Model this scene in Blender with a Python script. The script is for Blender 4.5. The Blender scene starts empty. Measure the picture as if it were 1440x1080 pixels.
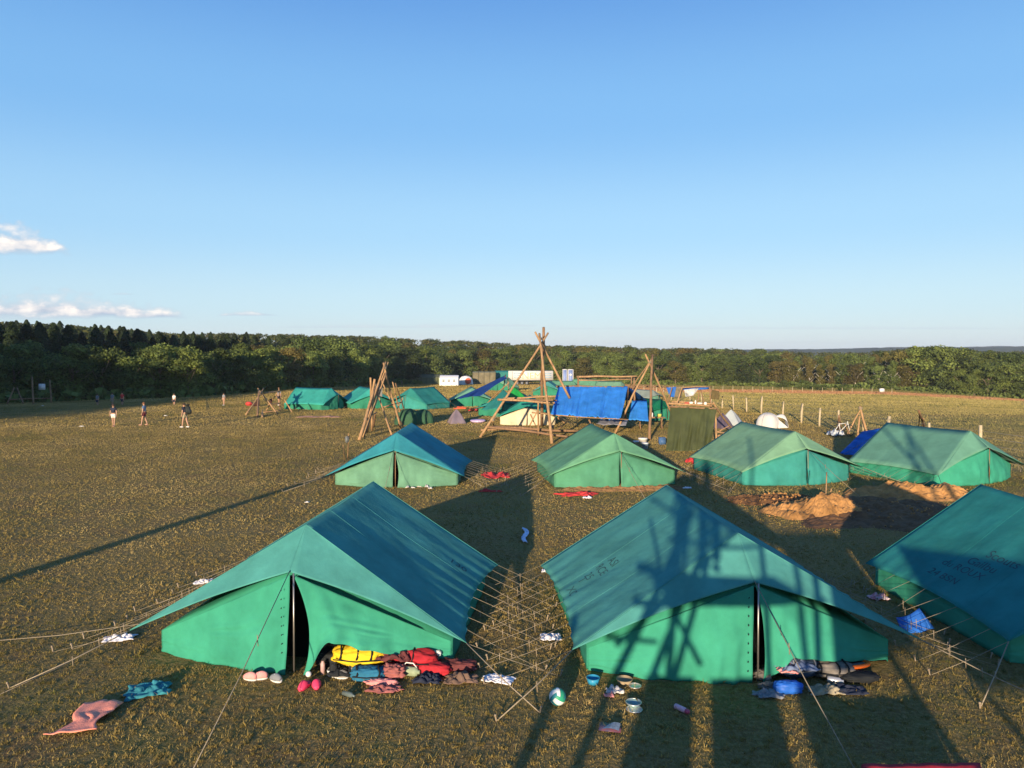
import bpy, bmesh, math, random
import numpy as np
from mathutils import Vector, Matrix, noise
random.seed(7); rng=np.random.default_rng(7)
R=math.radians; PI=math.pi
S=bpy.context.scene; COL=S.collection
# ------------------------------------------------------------ camera, sky, sun
FPX=1050.0; CAMH=5.0; PITCH=math.atan(45/FPX)
cd=bpy.data.cameras.new('camera'); cam=bpy.data.objects.new('camera',cd); COL.objects.link(cam)
cam.location=(0,0,CAMH); cam.rotation_euler=(PI/2-PITCH,0,0)
cd.sensor_width=36; cd.lens=36*FPX/1440; cd.clip_start=0.05; cd.clip_end=30000
S.camera=cam
SUN_EL=8.1; SUN_AZ=14.5     # the sun stands behind the camera, 14.5 degrees to its left
sd=bpy.data.lights.new('sun','SUN'); sd.energy=5.0; sd.angle=R(0.53); sd.color=(1.0,0.80,0.56)
sun=bpy.data.objects.new('sun',sd); COL.objects.link(sun)
sv=Vector((-math.sin(R(SUN_AZ))*math.cos(R(SUN_EL)),-math.cos(R(SUN_AZ))*math.cos(R(SUN_EL)),math.sin(R(SUN_EL))))
sun.rotation_euler=sv.to_track_quat('Z','Y').to_euler(); sun.location=(-20,-60,30)
W=bpy.data.worlds.new('World'); S.world=W; W.use_nodes=True
def sky_nodes():
    nt=W.node_tree; nt.nodes.clear(); N=nt.nodes.new; L=nt.links.new
    out=N('ShaderNodeOutputWorld'); bg=N('ShaderNodeBackground'); bg.inputs[1].default_value=SKY_STRENGTH
    sk=N('ShaderNodeTexSky'); sk.sky_type='NISHITA'; sk.sun_disc=False
    sk.sun_elevation=R(SUN_EL); sk.sun_rotation=R(180+SUN_AZ); sk.air_density=1.0; sk.dust_density=0.3; sk.ozone_density=1.6
    tc=N('ShaderNodeTexCoord'); sep=N('ShaderNodeSeparateXYZ'); L(tc.outputs['Generated'],sep.inputs[0])
    def M(op,a,b=None,c=None):
        n=N('ShaderNodeMath'); n.operation=op
        for i,v in enumerate((a,b,c)):
            if v is None: continue
            if isinstance(v,(int,float)): n.inputs[i].default_value=v
            else: L(v,n.inputs[i])
        return n.outputs[0]
    az=M('DIVIDE',sep.outputs[0],M('MAXIMUM',sep.outputs[1],0.05)); el=M('DIVIDE',sep.outputs[2],M('MAXIMUM',sep.outputs[1],0.05))
    n1=N('ShaderNodeTexNoise'); n1.inputs['Scale'].default_value=38; n1.inputs['Detail'].default_value=7; n1.inputs['Roughness'].default_value=.55
    mp=N('ShaderNodeMapping'); mp.inputs['Scale'].default_value=(1,1,1.7); L(tc.outputs['Generated'],mp.inputs[0]); L(mp.outputs[0],n1.inputs['Vector'])
    nz=M('SUBTRACT',n1.outputs[0],.5)
    # small evening cumulus low over the wood on the left: (azimuth slope, base elevation slope, half width, height)
    tot=None; shade=None
    for (a,b,w,h,k) in CLOUDS:
        dx=M('DIVIDE',M('SUBTRACT',az,a),w)
        top=M('MULTIPLY',M('SUBTRACT',1,M('MULTIPLY',dx,dx)),h)         # dome profile
        e=M('SUBTRACT',el,b)
        up=M('ADD',M('SUBTRACT',top,e),M('MULTIPLY',nz,h*1.7))
        d1=M('MULTIPLY',up,1/(h*.50)); d2=M('MULTIPLY',M('ADD',e,M('MULTIPLY',nz,h*.35)),1/(h*.22))
        n=N('ShaderNodeClamp'); L(d1,n.inputs[0]); n2=N('ShaderNodeClamp'); L(d2,n2.inputs[0])
        m=M('MULTIPLY',M('MULTIPLY',n.outputs[0],n2.outputs[0]),k)
        s=N('ShaderNodeClamp'); L(M('ADD',M('MULTIPLY',e,1/(h*.55)),M('MULTIPLY',nz,3.2)),s.inputs[0])
        sm=M('MULTIPLY',s.outputs[0],m)
        tot=m if tot is None else M('MAXIMUM',tot,m); shade=sm if shade is None else M('MAXIMUM',shade,sm)
    front=M('GREATER_THAN',sep.outputs[1],0.05); tot=M('MULTIPLY',tot,front)
    cc=N('ShaderNodeMix'); cc.data_type='RGBA'; cc.inputs[6].default_value=CLOUD_LO; cc.inputs[7].default_value=CLOUD_HI; L(shade,cc.inputs[0])
    # grade of the clear sky
    rp=N('ShaderNodeValToRGB'); rp.color_ramp.interpolation='EASE'; L(M('ARCSINE',sep.outputs[2]),rp.inputs[0]); e_=rp.color_ramp.elements
    e_[0].position=0.0; e_[0].color=SKYC[0][1]; e_[1].position=1.0; e_[1].color=SKYC[-1][1]
    for (po,co) in SKYC[1:-1]: x_=e_.new(po); x_.color=co
    rs=N('ShaderNodeMix'); rs.data_type='RGBA'; rs.blend_type='MULTIPLY'; rs.inputs[0].default_value=1; L(rp.outputs[0],rs.inputs[6]); rs.inputs[7].default_value=(RAMPK,RAMPK,RAMPK,1)
    sg=N('ShaderNodeMix'); sg.data_type='RGBA'; sg.inputs[0].default_value=.82; L(sk.outputs[0],sg.inputs[6]); L(rs.outputs[2],sg.inputs[7])
    grade=N('ShaderNodeMix'); grade.data_type='RGBA'; grade.blend_type='MULTIPLY'; grade.inputs[0].default_value=1; L(sg.outputs[2],grade.inputs[6]); grade.inputs[7].default_value=SKY_TINT
    mx=N('ShaderNodeMix'); mx.data_type='RGBA'; L(tot,mx.inputs[0]); L(grade.outputs[2],mx.inputs[6]); L(cc.outputs[2],mx.inputs[7])
    L(mx.outputs[2],bg.inputs[0]); L(bg.outputs[0],out.inputs[0])
SKYC=[(0,(.47,.62,.75,1)),(.06,(.42,.62,.80,1)),(.16,(.30,.55,.82,1)),(.30,(.17,.42,.78,1)),(.50,(.07,.25,.66,1)),(1.0,(.03,.14,.45,1))]; RAMPK=5.0
SKY_STRENGTH=0.14; SKY_TINT=(1,1,1,1); CLOUD_LO=(1.9,2.35,3.0,1); CLOUD_HI=(5.0,4.6,4.25,1)
CLOUDS=[(-.665,.128,.080,.046,1),(-.63,.044,.15,.042,1),(-.55,.044,.12,.030,1),(-.48,.044,.05,.018,.9),(-.68,.046,.07,.024,.9),(-.352,.048,.045,.008,.7),(-.52,.076,.022,.004,.4),(-.20,.032,.16,.005,.35),(.40,.03,.5,.005,.25),(-.05,.034,.12,.004,.35)]
sky_nodes()
S.view_settings.view_transform='Standard'; S.view_settings.look='None'; S.view_settings.gamma=1; S.view_settings.exposure=0.75
S.render.engine='CYCLES'; S.render.resolution_x=1024; S.render.resolution_y=768
S.cycles.max_bounces=6; S.cycles.transparent_max_bounces=8

# ------------------------------------------------------------ terrain and pixel helpers
cp,sp_=math.cos(PITCH),math.sin(PITCH)
def ray(px,py):
    x=(px-720)/FPX; u=(540-py)/FPX
    return Vector((x, cp+u*sp_, u*cp-sp_))
TH=[-.9,-.685,-.42,-.29,-.1,0,.3,.5,.685,.9]
YE=[70,76,88,115,210,230,230,200,180,175]
RR=[.070,.0690,.0600,.0490,.0425,.0405,.0457,.0505,.0632,.068]
def edge(th):
    return float(np.interp(th,TH,YE)), float(np.interp(th,TH,RR))
def zt(x,y):
    if y<58: return 0.0
    th=max(-.95,min(.95,x/y)); ye,r=edge(th)
    ze=5-r*ye; y0=60 if ye>90 else 66
    if y<ye:
        t=(y-y0)/max(1,(ye-y0)); t=max(0,t); z=ze*t
    else:
        left=max(0,min(1,(-th-.1)/.35))
        z=ze-left*min(4.0,(y-ye)*.10)
        # rolling wooded hill behind
        hl=float(np.interp(th,[-.69,-.6,-.45,-.2,0,.25,.45,.9],[4.5,4.3,6,7.5,3.5,1.0,-.5,-.5]))
        k=max(0,min(1,(y-ye-30)/(170)))
        z+=(hl+left*3)*k*k*(3-2*k)
    return z
def G(px,py,h=0.0):
    d=ray(px,py); t=(h-CAMH)/d.z
    for _ in range(12):
        z=zt(d.x*t,d.y*t)+h; 
        tn=(z-CAMH)/d.z; t=.5*t+.5*tn
    return Vector((d.x*t,d.y*t,CAMH+d.z*t))
def D(px,py,Y):
    d=ray(px,py); return Vector((d.x*Y/d.y,Y,CAMH+d.z*Y/d.y))
# ------------------------------------------------------------ materials
def lin(r,g,b):
    f=lambda c:(c/255/12.92 if c/255<=.04045 else ((c/255+.055)/1.055)**2.4)
    return (f(r),f(g),f(b))
MATS={}
def mat(name,col,rough=.8,var=.25,scale=6,bump=.0,bscale=60,trans=0,metal=0,col2=None,stretch=None,spec=.3):
    if name in MATS: return MATS[name]
    m=bpy.data.materials.new(name); m.use_nodes=True; nt=m.node_tree; N=nt.nodes.new; L=nt.links.new
    p=nt.nodes['Principled BSDF']; p.inputs['Roughness'].default_value=rough; p.inputs['Metallic'].default_value=metal
    p.inputs['Specular IOR Level'].default_value=spec
    tc=N('ShaderNodeTexCoord'); mp=N('ShaderNodeMapping'); L(tc.outputs['Object'],mp.inputs[0])
    if stretch: mp.inputs['Scale'].default_value=stretch
    n=N('ShaderNodeTexNoise'); n.inputs['Scale'].default_value=scale; n.inputs['Detail'].default_value=6; n.inputs['Roughness'].default_value=.62; L(mp.outputs[0],n.inputs['Vector'])
    r=N('ShaderNodeValToRGB'); r.color_ramp.elements[0].position=.3; r.color_ramp.elements[1].position=.7
    c2=col2 or tuple(min(1,c*(1+var)) for c in col); c1=tuple(c*(1-var) for c in col) if not col2 else col
    r.color_ramp.elements[0].color=(*c1,1); r.color_ramp.elements[1].color=(*c2,1)
    L(n.outputs[0],r.inputs[0]); L(r.outputs[0],p.inputs['Base Color'])
    if bump:
        b=N('ShaderNodeBump'); b.inputs['Strength'].default_value=bump; b.inputs['Distance'].default_value=.02
        n2=N('ShaderNodeTexNoise'); n2.inputs['Scale'].default_value=bscale; n2.inputs['Detail'].default_value=4; L(mp.outputs[0],n2.inputs['Vector']); L(n2.outputs[0],b.inputs['Height']); L(b.outputs[0],p.inputs['Normal'])
    if trans:
        t=N('ShaderNodeBsdfTranslucent'); L(r.outputs[0],t.inputs[0]); mx=N('ShaderNodeMixShader'); mx.inputs[0].default_value=trans
        L(p.outputs[0],mx.inputs[1]); L(t.outputs[0],mx.inputs[2]); L(mx.outputs[0],nt.nodes['Material Output'].inputs[0])
    MATS[name]=m; return m
def cloth(name,col,var=.20,trans=.22,rough=.9): return mat(name,col,rough,var,1.3,.7,4.5,trans,spec=.1)
wood=mat('peeled_wood',(.34,.205,.10),.8,.35,9,.5,30,stretch=(1,1,.15))
woodd=mat('weathered_wood',(.22,.13,.07),.85,.35,9,.5,30,stretch=(1,1,.15))
rope=mat('hemp_rope',(.28,.23,.16),.9,.2,20)
pegm=mat('peg_wood',(.28,.22,.15),.8,.2,10)
dark=mat('dark_fabric',(.012,.014,.016),.8)
metal=mat('pole_metal',(.35,.33,.30),.4,.1,5,metal=.8)
white=mat('white_fabric',(.78,.76,.72),.8,.06,6,.3,20,.1)
black=mat('black_rubber',(.02,.02,.022),.6)
# ------------------------------------------------------------ object helpers
def link(o,parent=None):
    COL.objects.link(o)
    if parent: o.parent=parent
    return o
def tag(o,label,cat=None,group=None,kind=None):
    if label: o['label']=label
    if cat: o['category']=cat
    if group: o['group']=group
    if kind: o['kind']=kind
    return o
def empty(name,loc,rz=0,label=None,cat=None,group=None):
    o=bpy.data.objects.new(name,None); o.empty_display_size=.2; o.location=loc; o.rotation_euler=(0,0,rz); COL.objects.link(o)
    return tag(o,label,cat,group)
def mk(name,bm,m,parent=None,loc=None,rot=None,smooth=True,solid=0):
    me=bpy.data.meshes.new(name); bm.normal_update(); bm.to_mesh(me); bm.free()
    for f in me.polygons: f.use_smooth=smooth
    for x in (m if isinstance(m,(list,tuple)) else [m]): me.materials.append(x)
    o=bpy.data.objects.new(name,me)
    if loc is not None: o.location=loc
    if rot is not None: o.rotation_euler=rot
    link(o,parent)
    if solid:
        md=o.modifiers.new('thickness','SOLIDIFY'); md.thickness=solid; md.offset=0
    return o
def tube(bm,pts,r,seg=8,r2=None,cap=True):
    pts=[Vector(p) for p in pts]; n=len(pts); rings=[]
    for i,p in enumerate(pts):
        d=(pts[min(i+1,n-1)]-pts[max(i-1,0)]).normalized()
        a=d.cross(Vector((0,0,1))); 
        if a.length<.01: a=d.cross(Vector((0,1,0)))
        a.normalize(); b=d.cross(a); rr=r if r2 is None else r+(r2-r)*i/(n-1)
        rings.append([bm.verts.new(p+a*math.cos(2*PI*k/seg)*rr+b*math.sin(2*PI*k/seg)*rr) for k in range(seg)])
    for i in range(n-1):
        for k in range(seg): bm.faces.new((rings[i][k],rings[i][(k+1)%seg],rings[i+1][(k+1)%seg],rings[i+1][k]))
    if cap and seg>2:
        bm.faces.new(rings[0][::-1]); bm.faces.new(rings[-1])
def box(bm,c,s,rz=0,bev=0,mi=0):
    c=Vector(c); m=Matrix.Translation(c)@Matrix.Rotation(rz,4,'Z')@Matrix.Diagonal((*s,1))
    g=bmesh.ops.create_cube(bm,size=1,matrix=m)
    fs=set(f for v in g['verts'] for f in v.link_faces)
    for f in fs: f.material_index=mi
    if bev: bmesh.ops.bevel(bm,geom=list(set(e for v in g['verts'] for e in v.link_edges)),offset=bev,segments=2,affect='EDGES')
def lathe(bm,prof,seg=20,c=(0,0,0),mi=0):
    c=Vector(c); rings=[]
    for r,z in prof: rings.append([bm.verts.new(c+Vector((r*math.cos(2*PI*k/seg),r*math.sin(2*PI*k/seg),z))) for k in range(seg)])
    for i in range(len(prof)-1):
        for k in range(seg):
            f=bm.faces.new((rings[i][k],rings[i][(k+1)%seg],rings[i+1][(k+1)%seg],rings[i+1][k])); f.material_index=mi
    if prof[0][0]>0.001: bm.faces.new(rings[0][::-1]).material_index=mi
    if prof[-1][0]>0.001: bm.faces.new(rings[-1]).material_index=mi
def patch(bm,c,nu,nv,disp=None):
    c=[Vector(x) for x in c]; g=[]
    for i in range(nu+1):
        u=i/nu; row=[]
        for j in range(nv+1):
            v=j/nv; p=(c[0]*(1-u)+c[1]*u)*(1-v)+(c[3]*(1-u)+c[2]*u)*v
            if disp: p=p+Vector(disp(u,v))
            row.append(bm.verts.new(p))
        g.append(row)
    for i in range(nu):
        for j in range(nv): bm.faces.new((g[i][j],g[i+1][j],g[i+1][j+1],g[i][j+1]))
def nz(x,y,z=0): return noise.noise(Vector((x,y,z)))
def sheet(name,c,m,parent=None,nu=24,nv=24,amp=.05,fold=6,seed=0,sag=0,solid=.006,axis=0):
    """a hanging or draped cloth between four corners, with folds along one direction"""
    bm=bmesh.new(); n=(Vector(c[1])-Vector(c[0])).cross(Vector(c[3])-Vector(c[0])).normalized()
    def f(u,v):
        t=v if axis==0 else u; s=u if axis==0 else v
        a=amp*(nz(t*fold,s*1.3,seed)+.5*nz(t*fold*2.7,s*2,seed+5))*(.35+.65*s)
        return n*a+Vector((0,0,-sag*math.sin(PI*v)*math.sin(PI*u)))
    patch(bm,c,nu,nv,f)
    return mk(name,bm,m,parent,solid=solid)
def pole(name,a,b,r,m,parent,seg=8,bend=.02,r2=None):
    a=Vector(a); b=Vector(b); L=(b-a).length; s=random.random()*50; n=6; pts=[]
    for i in range(n+1):
        t=i/n; w=math.sin(PI*t)
        pts.append(a.lerp(b,t)+Vector((nz(t*2,s),nz(t*2,s+9),nz(t*2,s+20)))*bend*L*w)
    r*=.78; bm=bmesh.new(); tube(bm,pts,r,seg,r2 if r2 else r*.75); return mk(name,bm,m,parent)
def lash(p,parent,r=.12):
    bm=bmesh.new()
    for k in range(3): lathe(bm,[(r*.9,-.03+.05*k),(r*1.1,-.01+.05*k),(r*.9,.01+.05*k)],10,p-Vector((0,0,.05)))
    return mk('rope_lashing',bm,rope,parent)
# ------------------------------------------------------------ ground
def ground_material():
    m=bpy.data.materials.new('dry_meadow'); m.use_nodes=True; nt=m.node_tree; N=nt.nodes.new; L=nt.links.new
    p=nt.nodes['Principled BSDF']; p.inputs['Roughness'].default_value=.95; p.inputs['Specular IOR Level'].default_value=.1
    g=N('ShaderNodeNewGeometry')
    def noi(sc,det=5,st=None):
        n=N('ShaderNodeTexNoise'); n.inputs['Scale'].default_value=sc; n.inputs['Detail'].default_value=det; n.inputs['Roughness'].default_value=.65
        if st:
            mp=N('ShaderNodeMapping'); mp.inputs['Scale'].default_value=st; L(g.outputs['Position'],mp.inputs[0]); L(mp.outputs[0],n.inputs['Vector'])
        else: L(g.outputs['Position'],n.inputs['Vector'])
        return n.outputs[0]
    def mix(f,a,b):
        n=N('ShaderNodeMix'); n.data_type='RGBA'
        for i,v in ((0,f),(6,a),(7,b)):
            if isinstance(v,(tuple,float,int)): n.inputs[i].default_value=v if isinstance(v,(float,int)) else (*v,1)
            else: L(v,n.inputs[i])
        return n.outputs[2]
    def rng_(v,a,b):
        n=N('ShaderNodeMapRange'); n.inputs[1].default_value=a; n.inputs[2].default_value=b; L(v,n.inputs[0]); return n.outputs[0]
    base=mix(rng_(noi(.9),.38,.62),(.21,.125,.05),(.18,.155,.045))
    base=mix(rng_(noi(.18),.42,.62),base,(.24,.17,.06))
    base=mix(rng_(noi(14,6),.45,.7),base,(.34,.24,.10))
    # tall straw strip and paddock beyond the post fence
    sep=N('ShaderNodeSeparateXYZ'); L(g.outputs['Position'],sep.inputs[0])
    pad=mix(rng_(noi(.5,5,(.35,1.2,1)),.4,.6),(.20,.165,.055),(.27,.205,.075))
    pad=mix(rng_(noi(.12,5,(.3,1.6,1)),.52,.66),pad,(.26,.155,.06))
    def M(op,a,b):
        n=N('ShaderNodeMath'); n.operation=op
        for i,v in enumerate((a,b)):
            if isinstance(v,(int,float)): n.inputs[i].default_value=v
            else: L(v,n.inputs[i])
        return n.outputs[0]
    wob=M('MULTIPLY',M('SUBTRACT',noi(.35),.5),4)
    mk_=rng_(M('ADD',sep.outputs[0],M('MULTIPLY',wob,.5)),20.0,21.2)
    base=mix(mk_,base,pad)
    strip=M('MULTIPLY',rng_(M('ADD',M('ADD',sep.outputs[1],M('MULTIPLY',sep.outputs[0],.14)),M('MULTIPLY',wob,2.2)),128,134),rng_(sep.outputs[0],4,16))
    base=mix(strip,base,mix(rng_(noi(.12,5,(.25,2.2,1)),.40,.56),(.30,.165,.075),(.16,.13,.05)))
    farr=rng_(sep.outputs[1],232,240); base=mix(farr,base,(.03,.034,.015))
    L(base,p.inputs['Base Color'])
    b=N('ShaderNodeBump'); b.inputs['Strength'].default_value=1.0; b.inputs['Distance'].default_value=.10
    h=M('ADD',noi(7,8),M('MULTIPLY',noi(.8,6),1.6)); L(h,b.inputs['Height']); L(b.outputs[0],p.inputs['Normal'])
    return m
def build_ground():
    radii=[0]; r=1.0
    while r<9000: radii.append(r); r*=1.035 if r<600 else 1.2
    na=360; vs=[(0,0,0)]; fs=[]
    for r in radii[1:]:
        for k in range(na):
            a=2*PI*k/na; x=r*math.sin(a); y=r*math.cos(a); vs.append((x,y,zt(x,y)+ (nz(x*.3,y*.3)*.05 if r<60 else 0)*0))
    for k in range(na): fs.append((0,1+(k+1)%na,1+k))
    for i in range(len(radii)-2):
        o=1+i*na; q=o+na
        for k in range(na): fs.append((o+k,o+(k+1)%na,q+(k+1)%na,q+k))
    me=bpy.data.meshes.new('ground'); me.from_pydata(vs,[],fs); me.update()
    for f in me.polygons: f.use_smooth=True
    me.materials.append(ground_material()); o=bpy.data.objects.new('ground',me); link(o); o['kind']='structure'
build_ground()
def far_hill():
    bm=bmesh.new(); m=mat('far_wooded_hill',(.035,.05,.03),.95,.4,.02,1,.05)
    for (y0,pts) in ((1500,[(900,493),(1100,491),(1180,491),(1230,489.5),(1290,488.5),(1350,489),(1440,487),(1560,488),(1800,489)]),(2600,[(700,494),(1150,491),(1260,488),(1350,488),(1405,486.5),(1440,487),(1600,486),(1900,489)])):
        prev=None; xs=np.linspace(pts[0][0],pts[-1][0],240)
        for i,px in enumerate(xs):
            py=float(np.interp(px,[p[0] for p in pts],[p[1] for p in pts]))+.7*nz(px*.09,y0)
            t=D(px,py,y0); b=Vector((t.x*.93,y0*.93,-30)); c=Vector((t.x*1.25,y0*1.25,-40))
            row=[bm.verts.new(b),bm.verts.new(b.lerp(t,.6)+Vector((0,0,6))),bm.verts.new(t),bm.verts.new(c)]
            if prev:
                for k in range(3): bm.faces.new((prev[k],row[k],row[k+1],prev[k+1]))
            prev=row
    o=mk('distant_hills',bm,m); o['kind']='structure'
far_hill()
# ------------------------------------------------------------ trees
def leafmat(name,c,c2,hs=.35):
    m=bpy.data.materials.new(name); m.use_nodes=True; nt=m.node_tree; N=nt.nodes.new; L=nt.links.new
    p=nt.nodes['Principled BSDF']; p.inputs['Roughness'].default_value=.7; p.inputs['Specular IOR Level'].default_value=.15
    g=N('ShaderNodeNewGeometry'); n=N('ShaderNodeTexNoise'); n.inputs['Scale'].default_value=.45; n.inputs['Detail'].default_value=3; L(g.outputs['Position'],n.inputs['Vector'])
    a=N('ShaderNodeMath'); a.operation='MULTIPLY_ADD'; a.inputs[1].default_value=.5; L(g.outputs['Random Per Island'],a.inputs[0]); L(n.outputs[0],a.inputs[2])
    r=N('ShaderNodeValToRGB'); r.color_ramp.elements[0].position=.35; r.color_ramp.elements[1].position=1.0; r.color_ramp.elements[0].color=(*[x*.55 for x in c],1); r.color_ramp.elements[1].color=(*c2,1)
    L(a.outputs[0],r.inputs[0])
    oi=N('ShaderNodeObjectInfo'); hv=N('ShaderNodeHueSaturation'); mr=N('ShaderNodeMapRange'); mr.inputs[3].default_value=.65; mr.inputs[4].default_value=1.35; L(oi.outputs['Random'],mr.inputs[0]); L(mr.outputs[0],hv.inputs['Value']); L(r.outputs[0],hv.inputs['Color'])
    L(hv.outputs[0],p.inputs['Base Color'])
    t=N('ShaderNodeBsdfTranslucent'); L(hv.outputs[0],t.inputs[0]); mx=N('ShaderNodeMixShader'); mx.inputs[0].default_value=.25
    L(p.outputs[0],mx.inputs[1]); L(t.outputs[0],mx.inputs[2]); L(mx.outputs[0],nt.nodes['Material Output'].inputs[0]); return m
LM={'dark':leafmat('leaf_dark_green',(.036,.058,.016),(.08,.11,.03)),'mid':leafmat('leaf_mid_green',(.065,.095,.022),(.145,.185,.046)),
 'light':leafmat('leaf_light_green',(.085,.12,.026),(.18,.22,.05)),'autumn':leafmat('leaf_autumn_brown',(.075,.065,.020),(.135,.110,.032)),
 'yellow':leafmat('leaf_yellow_green',(.085,.085,.02),(.16,.14,.036)),'conifer':leafmat('needle_dark',(.016,.030,.012),(.038,.058,.02))}
bark=mat('bark',(.16,.12,.08),.9,.4,3,.6,8); birch=mat('pale_bark',(.55,.50,.42),.8,.3,3)
def crown_mesh(kind,seed,nl=5200):
    r=np.random.default_rng(seed); pts=[];nrm=[]
    if kind=='broad':
        nlobe=int(r.integers(11,17)); 
        for i in range(nlobe):
            a=r.uniform(0,2*PI); h=r.uniform(.0,1.0); prof=math.sin(PI*(.15+.78*h))**.7; rad=r.uniform(.2,1)*.66*prof
            c=np.array([math.cos(a)*rad,math.sin(a)*rad,.2+h*1.15]); lr=r.uniform(.26,.42)*(1.1-.35*h)
            k=int(nl/nlobe); d=r.normal(size=(k,3)); d/=np.linalg.norm(d,axis=1)[:,None]; d[:,2]=np.where(d[:,2]<-.3,-d[:,2],d[:,2])
            rr=lr*(r.uniform(.55,1.12,k))[:,None]; pts.append(c+d*rr*np.array([1,1,.8])); nrm.append(d)
    elif kind=='tall':
        for i in range(15):
            a=r.uniform(0,2*PI); h=i/14; rad=r.uniform(.05,.38)*math.sin(PI*(.12+.8*h))
            c=np.array([math.cos(a)*rad,math.sin(a)*rad,.1+h*1.7]); lr=r.uniform(.20,.34)*(1.0-.45*h); k=int(nl/15)
            d=r.normal(size=(k,3)); d/=np.linalg.norm(d,axis=1)[:,None]; pts.append(c+d*lr*(r.uniform(.5,1.15,k))[:,None]); nrm.append(d)
    else:
        n=nl; h=r.uniform(0,1,n)**.8; a=r.uniform(0,2*PI,n); layer=(h*13)%1
        rad=(1-h)**.7*.60*(.55+.5*(1-layer))*r.uniform(.55,1.15,n)*(1+.25*np.sin(a*3+h*9))+.02
        p=np.stack([np.cos(a)*rad,np.sin(a)*rad,.05+h*2.1-rad*.25],1); pts.append(p); d=np.stack([np.cos(a),np.sin(a),np.full(n,.55)],1); nrm.append(d/np.linalg.norm(d,axis=1)[:,None])
    P=np.concatenate(pts); Nn=np.concatenate(nrm); n=len(P)
    Nn=Nn+r.normal(size=(n,3))*.45; Nn/=np.linalg.norm(Nn,axis=1)[:,None]
    t=np.cross(Nn,r.normal(size=(n,3))); t/=np.linalg.norm(t,axis=1)[:,None]; b=np.cross(Nn,t)
    s=r.uniform(.013,.036,n)[:,None]*(1.0 if kind!='conifer' else .9)
    # five-sided leaf clumps
    ang=np.linspace(0,2*PI,6)[:5]; V=np.stack([P+t*s*math.cos(x)*r.uniform(.6,1.2,(n,1))+b*s*math.sin(x)*r.uniform(.6,1.2,(n,1))+Nn*s*r.uniform(-.2,.2,(n,1)) for x in ang],1).reshape(-1,3)
    me=bpy.data.meshes.new('crown'); me.vertices.add(n*5); me.vertices.foreach_set('co',V.ravel()); me.loops.add(n*5); me.loops.foreach_set('vertex_index',np.arange(n*5)); me.polygons.add(n)
    me.polygons.foreach_set('loop_start',np.arange(n)*5); me.polygons.foreach_set('loop_total',np.full(n,5)); me.update(); me.validate(); return me
def trunk_mesh(seed,h=.9):
    random.seed(seed); bm=bmesh.new(); pts=[Vector((nz(i,seed)*.05*i/3,nz(seed,i)*.05*i/3,-.25+i*(h+.25)/4)) for i in range(5)]; tube(bm,pts,.045,7,.02)
    for k in range(6):
        a=k*2.4; b=pts[2].lerp(pts[4],k/6); tube(bm,[b,b+Vector((math.cos(a)*.2,math.sin(a)*.2,.18)),b+Vector((math.cos(a)*.42,math.sin(a)*.42,.42))],.018,5,.006)
    me=bpy.data.meshes.new('trunk'); bm.to_mesh(me); bm.free(); return me
CR={}
for (kind,cols) in (('broad',('dark','mid','light','autumn','yellow')),('tall',('mid','yellow','light','autumn')),('conifer',('conifer',))):
    for v in range(3 if kind!='tall' else 2):
        base=crown_mesh(kind,10*v+len(kind))
        for c in cols:
            me=base.copy(); me.materials.append(LM[c]); CR.setdefault((kind,c),[]).append(me)
TRK=[trunk_mesh(s) for s in (1,2)]; 
for m_ in TRK: m_.materials.append(bark)
TRB=[m_.copy() for m_ in TRK]
for m_ in TRB: m_.materials.clear(); m_.materials.append(birch)
NT=[0]; ALLT=[]
CW={'dark':'dark green','mid':'mid green','light':'light green','autumn':'rust brown','yellow':'yellow green','conifer':'dark'}
def tree(x,y,h,kind,c,place,grp,wide=1.0,sink=0,birchy=False,size=''):
    top={'broad':1.62,'tall':2.0,'conifer':2.15}[kind]; s=h/top
    t=empty({'broad':'broadleaf_tree','tall':'slender_tree','conifer':'conifer_tree'}[kind],(x,y,zt(x,y)-sink),random.uniform(0,6.28))
    kw={'broad':'broadleaf tree','tall':'slender tree','conifer':'pointed conifer'}[kind]
    tag(t,f'{size}{CW[c]} {kw} {place}','tree',f'{size}{CW[c]} {kw}s {grp}'); t.scale=(s*wide,s*wide,s)
    a=bpy.data.objects.new('crown',random.choice(CR[(kind,c)])); link(a,t)
    b=bpy.data.objects.new('trunk',random.choice(TRB if birchy else TRK)); link(b,t); NT[0]+=1; ALLT.append((x/max(1,y),t)); return t
def pick(ws): 
    k=random.choices([w[0] for w in ws],[w[1] for w in ws])[0]; return k
random.seed(21)
skx=[-100,0,60,100,140,190,240,330,500,640,700,760,900,1000,1100,1150,1200,1230,1260,1280,1340,1380,1440,1600]
sky_=[447,449,451,452,455,461,466,466,470,476,479,482,486,487,491,493,493,491,489,485,486,491,491,491]
def skyl(px): return float(np.interp(px,skx,sky_))
rows=[(4,0),(14,1),(30,2),(50,3),(78,4),(115,5)]
kind_guess=lambda px,ri: px<300 and ri>=2
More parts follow.
